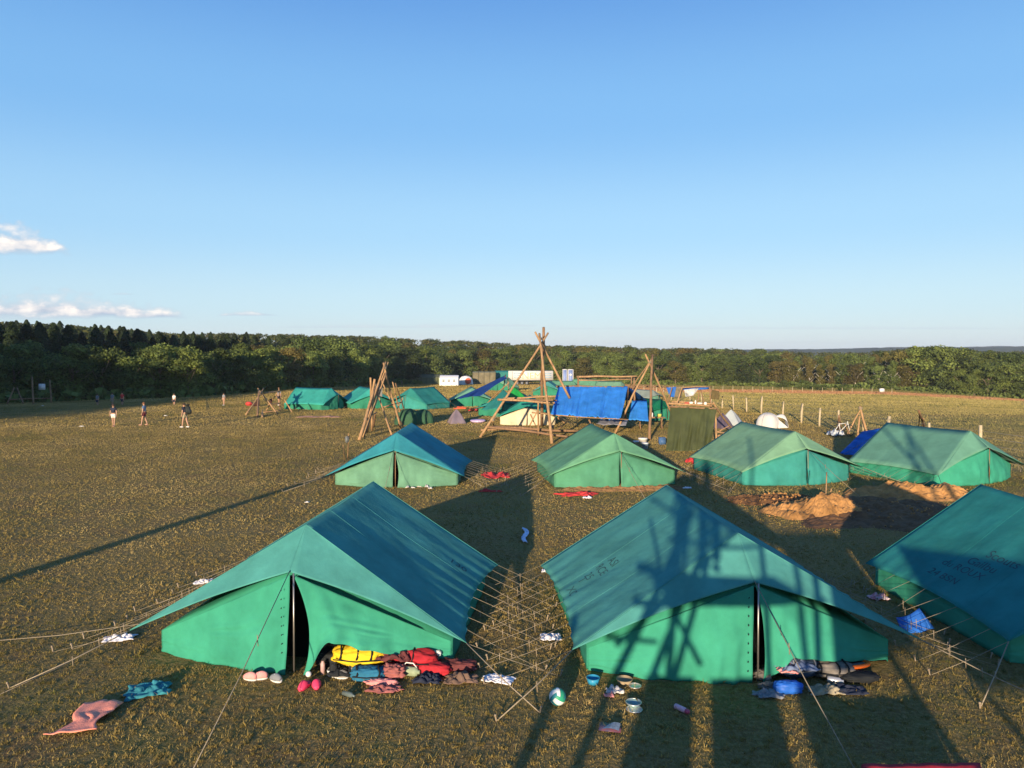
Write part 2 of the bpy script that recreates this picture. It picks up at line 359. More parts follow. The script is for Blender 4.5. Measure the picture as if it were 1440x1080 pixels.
for off,ri in rows:
    px=-70.0
    while px<1510:
        th=(px-720)/FPX; ye,_=edge(th); y=ye+off+random.uniform(-3,3)+ (6 if ri==0 and 560<px<900 else 0); x=th*y; z=zt(x,y)
        left=px<430; leftness=max(0,min(1,(520-px)/300))
        # ceiling height set by the skyline seen from the field
        ytop=5+(495-skyl(px))*y/FPX; full=ytop-z
        if ri==0: f=random.uniform(.55,.8)
        elif ri==1: f=random.uniform(.65,.88)
        else: f=random.uniform(.8,1.0)
        h=min(19,max(5.5,full*f*(1.0 if ri<2 else random.uniform(.93,1.05))))
        if kind_guess(px,ri): h=min(19,max(5.5,full*random.uniform(.88,1.02)))
        if ri<2: h=min(h,15)
        r_=random.random()
        if leftness>.55 and ri>=2 : kind,c='conifer','conifer'
        elif leftness>.3 and ri>=1 and r_<.35: kind,c='conifer','conifer'
        elif ri>=4 and r_<.12 and px<1100: kind,c='conifer','conifer'
        else:
            if 1100<px<1290: kind=pick([('tall',.65),('broad',.35)]); c=pick([('yellow',.42),('autumn',.13),('mid',.45)]) if kind=='tall' else pick([('autumn',.25),('yellow',.3),('mid',.45)])
            elif px>=1290: kind='broad'; c=pick([('mid',.55),('light',.15),('dark',.3)])
            elif ri>=3: kind='broad'; c=pick([('mid',.3),('dark',.45),('autumn',.12),('yellow',.13)])
            else: kind='broad'; c=pick([('light',.22),('mid',.5),('dark',.18),('autumn',.06),('yellow',.04)])
            if leftness>.5 and ri<2: kind='broad'; c=pick([('light',.4),('mid',.6)])
        bh=h if kind!='conifer' else h*.99
        rank=['front rank','second rank','third rank','middle rank','upper rank','top rank','skyline rank'][ri]
        sec=[(110,'behind the walker in white shorts'),(230,'behind the man in blue'),(330,'behind the backpacker'),(410,'behind the small pole frames'),(490,'behind the leftmost far tent'),(560,'behind the ladder tripod'),(640,'behind the olive marquee'),(705,'behind the camouflage container'),(780,'behind the lorry trailer'),(850,'behind the blue toilets'),(935,'behind the right tripod'),(1010,'behind the drying rack'),(1090,'behind the white dome tent'),(1170,'beyond the brown grass strip'),(1250,'beyond the paddock corner'),(1330,'by the tallest right tree'),(1400,'beyond the paddock'),(9999,'at the far right')]
        place=next(w for (m_x,w) in sec if px<m_x); size='tall ' if h>13 else ('low ' if h<9 else '')
        CWs=size+CW[c]
        tree(x,y,bh,kind,c,f'{place}, {rank}',f'{place}, {rank}',wide=random.uniform(.95,1.25) if kind!='conifer' else 1.05,birchy=(1100<px<1280),size=size)
        w={'broad':.62*h,'tall':.36*h,'conifer':.30*h}[kind]
        step=w*FPX/y*random.uniform(.75,1.05)*(1.0 if ri<3 else 1.3)*(.62 if kind=='conifer' else 1)
        px+=max(step,16 if ri<3 else (12 if kind=='conifer' and leftness>.5 else 34))
for (px,top,c) in ((205,486,'light'),(243,480,'light'),(262,490,'mid'),(150,492,'light'),(345,488,'light'),(375,492,'light'),(440,490,'light'),(520,488,'light'),(600,484,'mid'),(1292,484,'light'),(1330,483,'light'),(1352,488,'mid'),(1312,484,'mid'),(1262,490,'yellow'),(1418,492,'dark')):
    th=(px-720)/FPX; ye,_=edge(th); y=ye+7; x=th*y; z=zt(x,y); h=5+(495-top)*y/FPX-z
    w_='rising above the right wood edge' if px>900 else 'rounded, catching the sun before the dark left wood'
    tree(x,y,h,'broad',c,w_,w_,wide=1.15)
print('TREES',NT[0])
byl={}
for a_,t_ in ALLT: byl.setdefault(t_['label'],[]).append((a_,t_))
ORD=['leftmost','second from left','third from left','fourth from left','fifth from left','sixth from left','seventh from left','eighth from left']
for l_,ts in byl.items():
    if len(ts)>1:
        ts.sort(key=lambda q:q[0])
        for i_,(a_,t_) in enumerate(ts): t_['label']=l_+', '+('rightmost' if i_==len(ts)-1 else ORD[min(i_,7)])

# the wood goes on round the left side of the field, outside the photograph, and throws the long evening shade
for k in range(36):
    y=-30+k*4.2+random.uniform(-1,1); x=-67-2.0*math.sin(k)-(0 if k<30 else (k-30)*1.5)
    if y>70: continue
    tree(x,y,random.uniform(15,19),'broad','mid','of the side wood left of the field','of the side wood left of the field',wide=1.25)
for k in range(22):
    y=-34+k*4.6; x=-76-3*math.sin(k*2)
    tree(x,y,random.uniform(18,21),'conifer','conifer','of the side wood left of the field','of the side wood left of the field',wide=1.4)
# low bushes and undergrowth closing the foot of the wood
def undergrowth():
    r=np.random.default_rng(3); n=26000; px=r.uniform(-60,1500,n); P=[]; 
    for i in range(n):
        th=(px[i]-720)/FPX; ye,_=edge(th); y=ye+abs(r.normal())*5+r.uniform(0,2); x=th*y; hh=2.1*(.4+.6*abs(nz(px[i]*.04,2)))
        P.append((x,y,zt(x,y)+r.uniform(0,1)**1.3*hh))
    P=np.array(P); Nn=r.normal(size=(n,3))+np.array([0,-1,.5]); Nn/=np.linalg.norm(Nn,axis=1)[:,None]; t=np.cross(Nn,r.normal(size=(n,3))); t/=np.linalg.norm(t,axis=1)[:,None]; b=np.cross(Nn,t); s=r.uniform(.2,.5,n)[:,None]
    V=np.stack([P+t*s,P+b*s,P-t*s,P-b*s],1).reshape(-1,3); me=bpy.data.meshes.new('undergrowth'); me.from_pydata(V.tolist(),[],[(4*i,4*i+1,4*i+2,4*i+3) for i in range(n)]); me.materials.append(LM['mid'])
    o=bpy.data.objects.new('undergrowth',me); link(o); tag(o,'low dark bushes and undergrowth along the foot of the wood','undergrowth',kind='stuff')
    # far rows of crowns filling the hill behind the individual trees
    Vs=[];off=0; base=[]
    rr=np.random.default_rng(5)
    for kind in ('broad',):
        me0=CR[(kind,'dark')][0]; co=np.empty(len(me0.vertices)*3); me0.vertices.foreach_get('co',co); base.append(co.reshape(-1,3).reshape(-1,5,3))
    allv=[]
    for k in range(520):
        pxx=rr.uniform(-80,1520); th=(pxx-720)/FPX; ye,_=edge(th); y=ye+rr.uniform(95,230); x=th*y; z=zt(x,y); ytop=5+(495-skyl(pxx))*y/FPX; h=min(19,max(6,(ytop-z)*rr.uniform(.88,1.0)))
        b0=base[0][rr.choice(len(base[0]),420,replace=False)]; c=b0.mean(1,keepdims=True); b1=c+(b0-c)*1.9
        a=rr.uniform(0,6.28); ca,sa=math.cos(a),math.sin(a); s=h/1.62
        q=b1.copy(); q[...,0]=(b1[...,0]*ca-b1[...,1]*sa)*s*1.2+x; q[...,1]=(b1[...,0]*sa+b1[...,1]*ca)*s*1.2+y; q[...,2]=b1[...,2]*s+z; allv.append(q)
    Q=np.concatenate(allv); n=len(Q); me=bpy.data.meshes.new('distant_forest'); me.vertices.add(n*5); me.vertices.foreach_set('co',Q.ravel()); me.loops.add(n*5); me.loops.foreach_set('vertex_index',np.arange(n*5)); me.polygons.add(n)
    me.polygons.foreach_set('loop_start',np.arange(n)*5); me.polygons.foreach_set('loop_total',np.full(n,5)); me.update()
    mm=LM['mid'].copy(); mm.name='far_canopy'; nt=mm.node_tree
    for nn in nt.nodes:
        if nn.type=='TEX_NOISE': nn.inputs['Scale'].default_value=.055; nn.inputs['Detail'].default_value=2
        if nn.type=='VALTORGB':
            e=nn.color_ramp.elements; e[0].color=(.022,.036,.014,1); e[1].color=(.085,.075,.025,1); a=e.new(.62); a.color=(.06,.075,.022,1); a2=e.new(.80); a2.color=(.07,.075,.02,1)
    me.materials.append(mm); o=bpy.data.objects.new('distant_forest',me); link(o); tag(o,'distant wooded hillside of mixed crowns closing the horizon','forest',kind='stuff')
undergrowth()
# ------------------------------------------------------------ ridge tents
EX=[]   # footprints kept free of grass: (x,y,rz,halfw,y0,y1)
def rope_part(a,b,parent,sl=.55,r=.007,withpeg=True,pegh=.10,seg=5):
    a=Vector(a); b=Vector(b); bm=bmesh.new(); tube(bm,[a,a.lerp(b,.5)-Vector((0,0,.015*(b-a).length)),b],r,seg); ro=mk('guy_rope',bm,rope,parent)
    if sl:
        p=a.lerp(b,sl); bm=bmesh.new(); tube(bm,[p+Vector((0,0,.03)),p+Vector((.01,0,-.13))],.006,5); mk('rope_runner',bm,pegm,ro)
    if withpeg:
        d=(a-b); d.z=0; d.normalize(); bm=bmesh.new(); tube(bm,[b+Vector((0,0,-.05))-d*0,b-d*.03+Vector((0,0,pegh))],.012,6); tube(bm,[b-d*.03+Vector((0,0,pegh-.03)),b-d*.03+Vector((0,0,pegh))],.017,6); mk('peg',bm,pegm,ro)
    return ro
def tent(F,rz,label,mfly,mwall,ridge=4.0,H=2.1,hw=2.75,eh=.5,hood=.7,q=2,nrope=9,sc=1,lift=0,gap=.12,ropelen=1.35,writing=None,side_seed=0,group='green canvas ridge tents of the camp',frontrope=3.0,rear_rope=True,flyoff=0,cat='tent',lgap=.02,cornerropes=True,cpull=.13,wz=None):
    t=empty('ridge_tent',F,rz,label,cat,group); t.scale=(sc,sc,sc)
    s0=side_seed*7.3
    A=Vector((0,-hood,H-.58)); Ft=Vector((0,0,H)); B=Vector((0,ridge,H+.03)); RA=Vector((0,ridge+hood*.8,H-.6))
    def slope(sgn,u,v):
        e0=Vector((sgn*hw,-.55,eh)); e1=Vector((sgn*hw,ridge-.25,eh))
        p=(Ft*(1-u)+e0*u)*(1-v)+(B*(1-u)+e1*u)*v
        n=(nrope-1); sc_=abs(math.sin(PI*v*n))
        pull=u**3*(cpull*math.sin(PI*v)+.035*sc_)
        p=p+Vector((-sgn*pull,0,pull*.45-.02*u**4*sc_))
        sag=math.sin(PI*v)*math.sin(PI*u)*.07
        w=.014*math.cos(2*PI*v*n)*u**3*math.sin(PI*v)*(.4+nz(v*3,s0))+.045*nz(v*6+s0,u*1.6+v*2,sgn)*math.sin(PI*v)*math.sin(PI*u)+.010*nz(v*30+s0,u*.9)*math.sin(PI*v)*math.sin(PI*u)+.016*nz(v*34,u*.6,s0)*max(0,(v-.72))*3*math.sin(PI*u)
        return p+Vector((sgn*.25,0,1))*(w)-Vector((0,0,sag*.8))+Vector((0,0,-.03*math.sin(PI*v)*(1-u)))
    nu,nv=(18*q//2+6, 24*q//2+24) if q>1 else (8,nrope*2+6)
    # fly sheet: two roof slopes and the drooping hoods at both ends
    bm=bmesh.new()
    for sgn in (-1,1):
        g=[[bm.verts.new(slope(sgn,i/nu,j/nv)) for j in range(nv+1)] for i in range(nu+1)]
        for i in range(nu):
            for j in range(nv): bm.faces.new((g[i][j],g[i+1][j],g[i+1][j+1],g[i][j+1]))
        for (tip,top,e,yy) in ((A,Ft,slope(sgn,1,0),-1),(RA,B,slope(sgn,1,1),1)):
            def dd(u,v,sgn=sgn,yy=yy,top=top,e=e,tip=tip):
                w=math.sin(PI*v)*u
                return Vector((0,-yy*.05*w,.05*w*u))+Vector((0,yy,.3))*(.02*nz(v*4+s0,u*3,3))*w
            patch(bm,[top,tip,e,top],nu,nu,dd)
    fl=mk('fly_sheet',bm,mfly,t,solid=.006)
    # hems sewn along the ridge, gable edges and eaves
    if q>1:
        for sgn in (-1,1):
            for line in ([slope(sgn,i/14,0)+Vector((0,0,.004)) for i in range(15)],[slope(sgn,1,j/60) for j in range(61)],[slope(sgn,i/14,1)+Vector((0,0,.004)) for i in range(15)]):
                b2=bmesh.new(); tube(b2,line,.007,5); mk('hem',b2,mfly,fl)
        for vv in (.30,.62):
            b2=bmesh.new()
            for sgn in (-1,1): tube(b2,[slope(sgn,i/20,vv)+Vector((0,0,.004)) for i in range(21)],.0035,4)
            mk('seam',b2,mfly,fl)
    if writing:
        for (txt,sgn,u0,v0,size,ang) in writing:
            cu=bpy.data.curves.new('txt','FONT'); cu.body=txt; cu.size=size; cu.align_x='CENTER'
            to=bpy.data.objects.new('txt',cu); COL.objects.link(to); bpy.context.view_layer.update()
            me=bpy.data.meshes.new_from_object(to.evaluated_get(bpy.context.evaluated_depsgraph_get())); bpy.data.objects.remove(to)
            W_=(slope(sgn,1,v0)-slope(sgn,0,v0)).length; ca,sa=math.cos(ang),math.sin(ang)
            nrm=Vector((sgn*.5,0,.86))
            for v in me.vertices:
                x,y=(v.co.x,v.co.y) if sgn>0 else (-v.co.y,-v.co.x)
                v.co=slope(sgn,u0+x/W_,v0+y/ridge)+nrm*.008
            me.materials.append(mat('faded_print',(.022,.085,.095),.9)); wo=bpy.data.objects.new('lettering',me); link(wo,fl); wo['label']='faded dark lettering printed on the canvas'
    # inner tent
    wx=hw-.30; wy=-.15; wz=wz or eh+.02; d0=-hood-.02
    def fold(u,v,sgn):
        return .10*nz(v*6+s0,u*.7,sgn*3)*(.25+.75*u)*math.sin(PI*min(1,v*1.15)) + .05*nz(v*13+s0,u*2.5,sgn)*(.3+.7*u)*(1-v) + .035*nz(u*5+v*4,v*3-u*2,s0)*u + .02*nz(v*20+u*7,u*9,s0)*u*v + .034*math.sin(v*44+3*nz(u*2,v*3,s0))*math.exp(-v*3.2)*(.35+.65*u)*min(1,v*12) + .05*max(0,nz(v*2.5,u*2.5,s0+3))*math.sin(u*34+v*13+4*nz(v*3,u*2,sgn))*math.sin(PI*v)
    for sgn in (-1,1):
        g0=gap if sgn>0 else -lgap
        top_in=Vector((g0*.2,d0+.03,H-.63)); bot_in=Vector((g0+sgn*.02,d0-.06,.0)); bot_out=Vector((sgn*wx,wy,0)); top_out=Vector((sgn*wx,wy,wz))
        def f(u,v,sgn=sgn):
            k=lift if (sgn>0) else 0
            tri=min(1,v/.2) if v<.2 else 1-.92*(v-.2)/.8
            up=k*(tri*tri*(3-2*tri) if v<.2 else tri)*u**1.6
            ib=g0*(1-v)**3*u*(1-u)*2*(1 if sgn>0 else 0)
            bulge=-.14*math.sin(PI*v)*math.sin(PI*u*.6)
            return Vector((ib*1.5,bulge+fold(u,v,sgn)-up*.30,up+(.015*nz(v*9,s0) if u>.95 else 0)))
        bm=bmesh.new(); patch(bm,[top_in,bot_in,bot_out,top_out],36 if q>1 else 16,60 if q>1 else 24,f)
        mk('front_flap',bm,mwall,t,solid=.005)
        bm=bmesh.new(); patch(bm,[top_out,bot_out,Vector((sgn*wx,ridge-.1,0)),Vector((sgn*wx,ridge-.1,wz))],4,30,lambda u,v:(.04*nz(v*9,u*2,s0)*(.3+u)*math.sin(PI*v),0,0))
        mk('side_wall',bm,mwall,t,solid=.005)
        bm=bmesh.new(); patch(bm,[Vector((0,d0+.1,H-.66)),top_out,Vector((sgn*wx,ridge-.1,wz)),Vector((0,ridge+hood*.6,H-.66))],5,8,lambda u,v:(0,0,0.28*math.sin(PI*v)*(1-u)))
        mk('inner_roof',bm,mwall,t,solid=.005)
        bm=bmesh.new(); patch(bm,[Vector((0,ridge+hood*.6,H-.66)),Vector((0,ridge+hood*.7,0)),Vector((sgn*wx,ridge-.1,0)),Vector((sgn*wx,ridge-.1,wz))],4,6)
        mk('rear_panel',bm,mwall,t,solid=.005)
    bm=bmesh.new(); patch(bm,[(-wx,wy,.012),(wx,wy,.012),(wx,ridge,.012),(-wx,ridge,.012)],1,1); mk('groundsheet',bm,dark,t)
    px0=.06
    bm=bmesh.new(); tube(bm,[(px0,d0-.01,0),(px0,d0+.02,H-.60)],.015,8); mk('tent_pole',bm,metal if q>1 else woodd,t)
    if q>1:
        bm=bmesh.new(); tube(bm,[(0,ridge,0),(0,ridge,H-.02)],.022,8); mk('tent_pole',bm,metal,t)
        # toggles sewn along the door edge of the closed flap
        for k in range(9):
            z=.18+k*.14; b2=bmesh.new(); xx=-lgap-.10; tube(b2,[(xx,d0-.055,z),(xx+.012,d0-.06,z+.018)],.008,5); mk('toggle',b2,dark,t)
    # guy ropes along both eaves
    for sgn in (-1,1):
        for k in range(nrope):
            v=k/(nrope-1); a=slope(sgn,1,v); L=ropelen*(1+.12*random.uniform(-1,1)); 
            b=Vector((a.x+sgn*L,a.y+random.uniform(-.25,.25),0)); rope_part(a,b,t,random.uniform(.35,.6),.0036 if q>1 else .006,seg=5 if q>1 else 3)
        if q>1 or cornerropes:
            a=slope(sgn,1,0); rope_part(a,(a.x+sgn*1.2,a.y-1.1,0),t,.5,.009)
    if frontrope: rope_part(A+Vector((0,0,.02)),(0.1,A.y-frontrope,0),t,.35,.007)
    if rear_rope: rope_part(RA,(0,RA.y+2.2,0),t,.4,.007)
    EX.append((F[0],F[1],rz,(wx)*sc,(-hood*.9)*sc,(ridge+.3)*sc))
    return t
flyA=cloth('fly_teal_blue',(.075,.30,.26),trans=.14); flyB=cloth('fly_sea_green',(.085,.32,.28)); flyC=cloth('fly_deep_teal',(.03,.235,.215))
flyD=cloth('fly_dark_petrol',(.035,.235,.27),trans=.05); flyE=cloth('fly_mint',(.15,.37,.21)); flyF=cloth('fly_pale_sage',(.21,.40,.24),.16); flyG=cloth('fly_grey_green',(.15,.35,.24),.14)
wallA=cloth('wall_green',(.050,.33,.215)); wallB=cloth('wall_faded_green',(.14,.31,.205),.25); wallC=cloth('wall_turquoise',(.05,.29,.25)); wallD=cloth('wall_leaf_green',(.09,.29,.175)); wallcream=cloth('wall_cream',(.72,.62,.42))
tent((-3.39,12.18,0),R(-5.5),'large near tent at left, its right door flap lifted over heaped luggage',flyA,wallA,lift=.56,gap=.22,writing=[('130',1,.80,.66,.30,0)],side_seed=1,frontrope=3.6,ridge=3.95,cpull=.18,wz=.36,H=2.16,group='three big tents of the front row',nrope=10)
tent((3.62,11.85,0),R(4),'near middle tent streaked by pole shadows, pink towel and orange ring at its door',flyB,wallA,ridge=4.15,lift=.40,gap=.10,lgap=.02,writing=[('ASI',-1,.62,.54,.26,0),('RCE',-1,.71,.54,.26,0),('25',-1,.80,.55,.26,0),('I',-1,.85,.55,.26,0),('XC',-1,.95,.50,.26,0)],side_seed=2,wz=.36,group='three big tents of the front row',frontrope=3.2,nrope=10)
tent((10.35,12.1,0),R(2.5),'near tent cut by the right edge of the photo, dark lettering on its roof',flyC,wallA,hw=2.65,writing=[('Scouts',-1,.55,.40,.30,0),('Gailbu',-1,.65,.46,.28,0),('du ROUX',-1,.74,.52,.26,0),('24 BSN',-1,.86,.56,.26,0)],side_seed=3,wz=.40,group='three big tents of the front row',nrope=10)
g2='four tents of the second row'
tent((-4.35,28.1,0),R(-1),'second row tent at left with faded pale green front and dark blue roof side',flyD,wallB,ridge=3.7,H=1.95,side_seed=4,q=1,hw=2.62,eh=.38,group=g2)
tent((3.85,27.9,0),R(8),'mint green second row tent in front of the bright blue tarpaulin',flyE,wallD,ridge=3.7,H=1.95,side_seed=5,q=1,hw=2.62,gap=.01,group=g2)
tent((10.9,28.6,0),R(14),'pale sage tent with turquoise front standing behind the sandy dirt heap',flyF,wallC,ridge=3.9,H=1.95,side_seed=6,q=1,hw=2.6,gap=.01,eh=.55,group=g2)
tent((17.75,28.8,0),R(27),'second row tent at right with a blue sheet behind it',flyG,wallA,ridge=3.6,H=1.95,side_seed=7,q=1,hw=2.75,gap=.01,eh=.5,group=g2)
# ------------------------------------------------------------ people
skin=mat('skin',(.42,.24,.16),.6,.06,8); hairm=mat('brown_hair',(.05,.03,.018),.7,.2,30)
def skinned(name,joints,edges,m,parent,lvl=1):
    me=bpy.data.meshes.new(name+'_base'); names=list(joints); me.from_pydata([joints[n][0] for n in names],[],[]) if False else None
    me.from_pydata([joints[n][0] for n in names],[(names.index(a),names.index(b)) for a,b in edges],[])
    o=bpy.data.objects.new(name+'_base',me); COL.objects.link(o)
    o.modifiers.new('s','SKIN'); 
    for i,n in enumerate(names):
        sv_=me.skin_vertices[0].data[i]; r=joints[n][1]; sv_.radius=(r,r) if not isinstance(r,tuple) else r; sv_.use_root=(i==0)
    ms=o.modifiers.new('b','SUBSURF'); ms.levels=lvl; ms.render_levels=lvl
    bpy.context.view_layer.update(); dg=bpy.context.evaluated_depsgraph_get(); e=bpy.data.meshes.new_from_object(o.evaluated_get(dg)); bpy.data.objects.remove(o)
    e.name=name; e.materials.clear(); e.materials.append(m)
    for f in e.polygons: f.use_smooth=True; f.material_index=0
    q=bpy.data.objects.new(name,e); link(q,parent); return q
def person(loc,rz,H,label,shirt,shorts,stride=.18,arms=None,hair=None,long_hair=False,shoes=None,group=None,trousers=False,lean=0):
    t=empty('person',loc,rz,label,'person',group); t.scale=(H/1.75,)*3
    A=arms or {'l':((-.24,.02,1.12),(-.25,.08,.90)),'r':((.24,-.02,1.12),(.25,.04,.90))}
    ly=lean
    J={'pel':((0,0,.95),.125),'wai':((0,ly*.3,1.10),.115),'che':((0,ly*.8,1.32),.135),'nek':((0,ly,1.47),.052),'nk2':((0,ly+.01,1.53),.050),'hd':((0,ly+.02,1.62),(.085,.095)),'ht':((0,ly+.01,1.70),.075),
       'shl':((-.16,ly,1.42),.058),'shr':((.16,ly,1.42),.058),'ell':(A['l'][0],.040),'elr':(A['r'][0],.040),'wrl':(A['l'][1],.026),'wrr':(A['r'][1],.026),
       'hil':((-.09,0,.90),.095),'hir':((.09,0,.90),.095),'knl':((-.10,stride*.6,.50),.056),'knr':((.10,-stride*.3,.50),.056),'anl':((-.10,stride,.09),.034),'anr':((.10,-stride*1.1,.10),.034),'tol':((-.11,stride+.15,.04),.03),'tor':((.11,-stride*1.1+.15,.05),.03)}
    E=[('pel','wai'),('wai','che'),('che','nek'),('nek','nk2'),('nk2','hd'),('hd','ht'),('che','shl'),('che','shr'),('shl','ell'),('shr','elr'),('ell','wrl'),('elr','wrr'),('pel','hil'),('pel','hir'),('hil','knl'),('hir','knr'),('knl','anl'),('knr','anr'),('anl','tol'),('anr','tor')]
    b=skinned('body',J,E,skin,t,2)
    # hands with palm, four fingers and thumb, nose and ears, joined to the body mesh
    bm=bmesh.new(); bm.from_mesh(b.data)
    for s,k in ((-1,'l'),(1,'r')):
        w=Vector(A[k][1]); d=(w-Vector(A[k][0])).normalized(); sd_=Vector((1,0,0)).cross(d); sd_=sd_ if sd_.length>.1 else Vector((0,1,0)); sd_.normalize(); n_=d.cross(sd_)
        tube(bm,[w-d*.02,w+d*.04,w+d*.085],.028,7,.034)
        for i in range(4):
            q=w+d*.08+sd_*(-.024+.016*i); L_=.075-.008*abs(i-1.3); tube(bm,[q,q+d*L_*.5,q+d*L_*.9+n_*.018],.009,5,.006)
        q=w+d*.03+sd_*.03; tube(bm,[q,q+d*.03+sd_*.02,q+d*.06+sd_*.02],.010,5,.007)
    h=Vector((0,ly+.02,1.62)); tube(bm,[h+Vector((0,.085,.0)),h+Vector((0,.115,-.025))],.012,6,.017)
    for s in (-1,1): tube(bm,[h+Vector((s*.078,0,.02)),h+Vector((s*.09,-.01,-.03))],.016,6)
    bm.to_mesh(b.data); bm.free()
    for f in b.data.polygons: f.use_smooth=True
    bm=bmesh.new(); 
    for s in (-1,1): box(bm,h+Vector((s*.034,.092,.012)),(.022,.012,.010))
    mk('eyes',bm,dark,t); bm=bmesh.new(); box(bm,h+Vector((0,.088,-.055)),(.045,.012,.008)); mk('mouth',bm,mat('lips',(.3,.1,.08)),t)
    JS={'wai':((0,ly*.2,1.0),.150),'che':((0,ly*.8,1.32),.155),'nek':((0,ly,1.45),.075),'shl':((-.165,ly,1.42),.082),'shr':((.165,ly,1.42),.082),'sl':(tuple(Vector((-.165,ly,1.42)).lerp(Vector(A['l'][0]),.6)),.068),'sr':(tuple(Vector((.165,ly,1.42)).lerp(Vector(A['r'][0]),.6)),.068)}
    skinned('shirt',JS,[('wai','che'),('che','nek'),('che','shl'),('che','shr'),('shl','sl'),('shr','sr')],shirt,t,1)
    kl,kr=Vector(J['knl'][0]),Vector(J['knr'][0]); hl,hr=Vector(J['hil'][0]),Vector(J['hir'][0])
    f_=.62 if not trousers else 1.0
    JP={'pel':((0,0,.97),.145),'hil':(tuple(hl),.118),'hir':(tuple(hr),.118),'kl':(tuple(hl.lerp(kl,f_)),.090),'kr':(tuple(hr.lerp(kr,f_)),.090)}
    EP=[('pel','hil'),('pel','hir'),('hil','kl'),('hir','kr')]
    if trousers: JP['al']=((-.10,stride,.10),.06); JP['ar']=((.10,-stride*1.1,.12),.06); EP+=[('kl','al'),('kr','ar')]
    skinned('trousers' if trousers else 'shorts',JP,EP,shorts,t,1)
    bm=bmesh.new(); lathe(bm,[(.001,.125),(.05,.118),(.085,.085),(.10,.03),(.102,-.01)],14,h+Vector((0,-.012,0)))
    if long_hair: tube(bm,[h+Vector((0,-.06,.05)),h+Vector((0,-.10,-.05)),h+Vector((0,-.09,-.18))],.075,9,.04)
    mk('hair',bm,hair or hairm,t)
    for s,(y,z) in ((-1,(stride,.0)),(1,(-stride*1.1,.0))):
        bm=bmesh.new(); box(bm,(s*.105,y+.06,.035),(.10,.28,.07),bev=.02); mk('shoe',bm,shoes or white,t)
    return t
navy=mat('navy_cotton',(.02,.025,.045),.85,.2); grey=mat('grey_cotton',(.20,.21,.23),.85,.15); khaki=mat('khaki_cotton',(.32,.27,.18),.85); bluej=mat('denim_blue',(.10,.16,.28),.85,.2); whitec=mat('white_cotton',(.72,.68,.60),.85,.05); redc=mat('red_cotton',(.50,.04,.04),.8,.15); burg=mat('dark_red_cotton',(.10,.02,.03),.8); blond=mat('auburn_hair',(.16,.07,.03),.7)
person(G(160,600),R(185),1.52,'person in dark top and pale shorts walking alone on the field',navy,whitec,.14,long_hair=True,shoes=skin)
person(G(203,598),R(100),1.60,'auburn haired person in grey blue shirt and dark red shorts, walking left',bluej,burg,.17,hair=blond,shoes=skin)
pb=person(G(260.5,601),R(75),1.62,'person bending slightly under a big dark backpack, wearing white shoes',navy,khaki,.17,lean=.06)
bm=bmesh.new(); box(bm,(0,0,.32),(.36,.26,.62),bev=.09); box(bm,(0,-.15,.20),(.26,.10,.30),bev=.04); box(bm,(0,0,.66),(.32,.24,.12),bev=.05)
bp=mk('backpack',bm,mat('black_nylon',(.03,.035,.03),.6,.3)); l0=G(260.5,601); bp.location=(l0.x+.24,l0.y-.02,.84); bp.rotation_euler=(R(-6),0,R(75)); tag(bp,'big dark rucksack carried on the bending person\'s back','backpack')
for (px,py,hh,lab,sh,so) in ((136,562.5,1.4,'tiny pale figure standing far off at the foot of the wood, left of two others',grey,navy),(157,562.5,1.5,'tiny figure in grey far off beside the figure in red',grey,khaki),(171,562.5,1.55,'tiny figure in a red top at the foot of the wood',redc,navy),(244,559.5,1.4,'tiny figure in a white top at the edge of the dark wood',whitec,navy),(314,556.5,1.2,'small pale figure at the field edge left of the pole frames',grey,skin),(392,551,1.6,'person with light hair standing behind the small pole frame',grey,navy),(565,545,1.2,'far figure in dark clothes between the far left tents',navy,navy)):
    g=G(px,py-4); th=g.x/g.y; Y=min(g.y,72) if px<400 else g.y
    x=(px-720)/FPX*Y; person((x,Y,zt(x,Y)-(.3 if px<260 else 0)),R(160),hh,lab,sh,so,.08)
# ------------------------------------------------------------ pole constructions
def P2(a,Ya=None):
    """(px,py,Y) -> point; (px,py) -> point on the ground"""
    return D(*a) if len(a)==3 else G(*a)
def frame(name,base,label,cat,poles,group=None,lashes=()):
    b=P2(base); t=empty(name,b,0,label,cat,group)
    for pl in poles:
        nm='pole'; m=wood
        a,c,r=pl[0],pl[1],pl[2]
        if len(pl)>3 and pl[3]=='d': m=woodd
        pole(nm,P2(a)-b,P2(c)-b,r,m,t)
    for l in lashes: lash(P2(l)-b,t)
    return t
frame('ladder_tripod',(520,612),'tall tripod of peeled poles with a bundle of logs leaning at its left','tripod',[
 ((564,606),(539,510,46),.085),((505,617),(542.5,509,45.5),.095),((511,615),(543,524,46),.09),((551,612),(529,548,47.5),.075),((568,603),(535,532,48),.075),((516,609),(527,533,45.2),.12),((523,606),(521,531,45.6),.10),
 ((505,619),(527,546,44.6),.12),((525,601),(528,580,48),.10,'d'),((567,596),(552,537,50),.07),((574,590),(556,539,51),.07,'d'),((508,611),(546,509,46.5),.06),
 ((539,573,46.5),(566,565,48),.07),((514,588,45.2),(530,580,46.5),.06),((567,559,49),(556,580,49),.05)],lashes=[(541,517,46),(527,541,45.4),(514,589,45.2)])
cb=sheet('canvas_bucket',[D(528,543,46),D(538,545,46),D(537.5,558,46),D(529,556,46)],mat('grey_canvas',(.16,.16,.15),.8)); tag(cb,'grey canvas piece hanging between the poles of the ladder tripod','cloth')
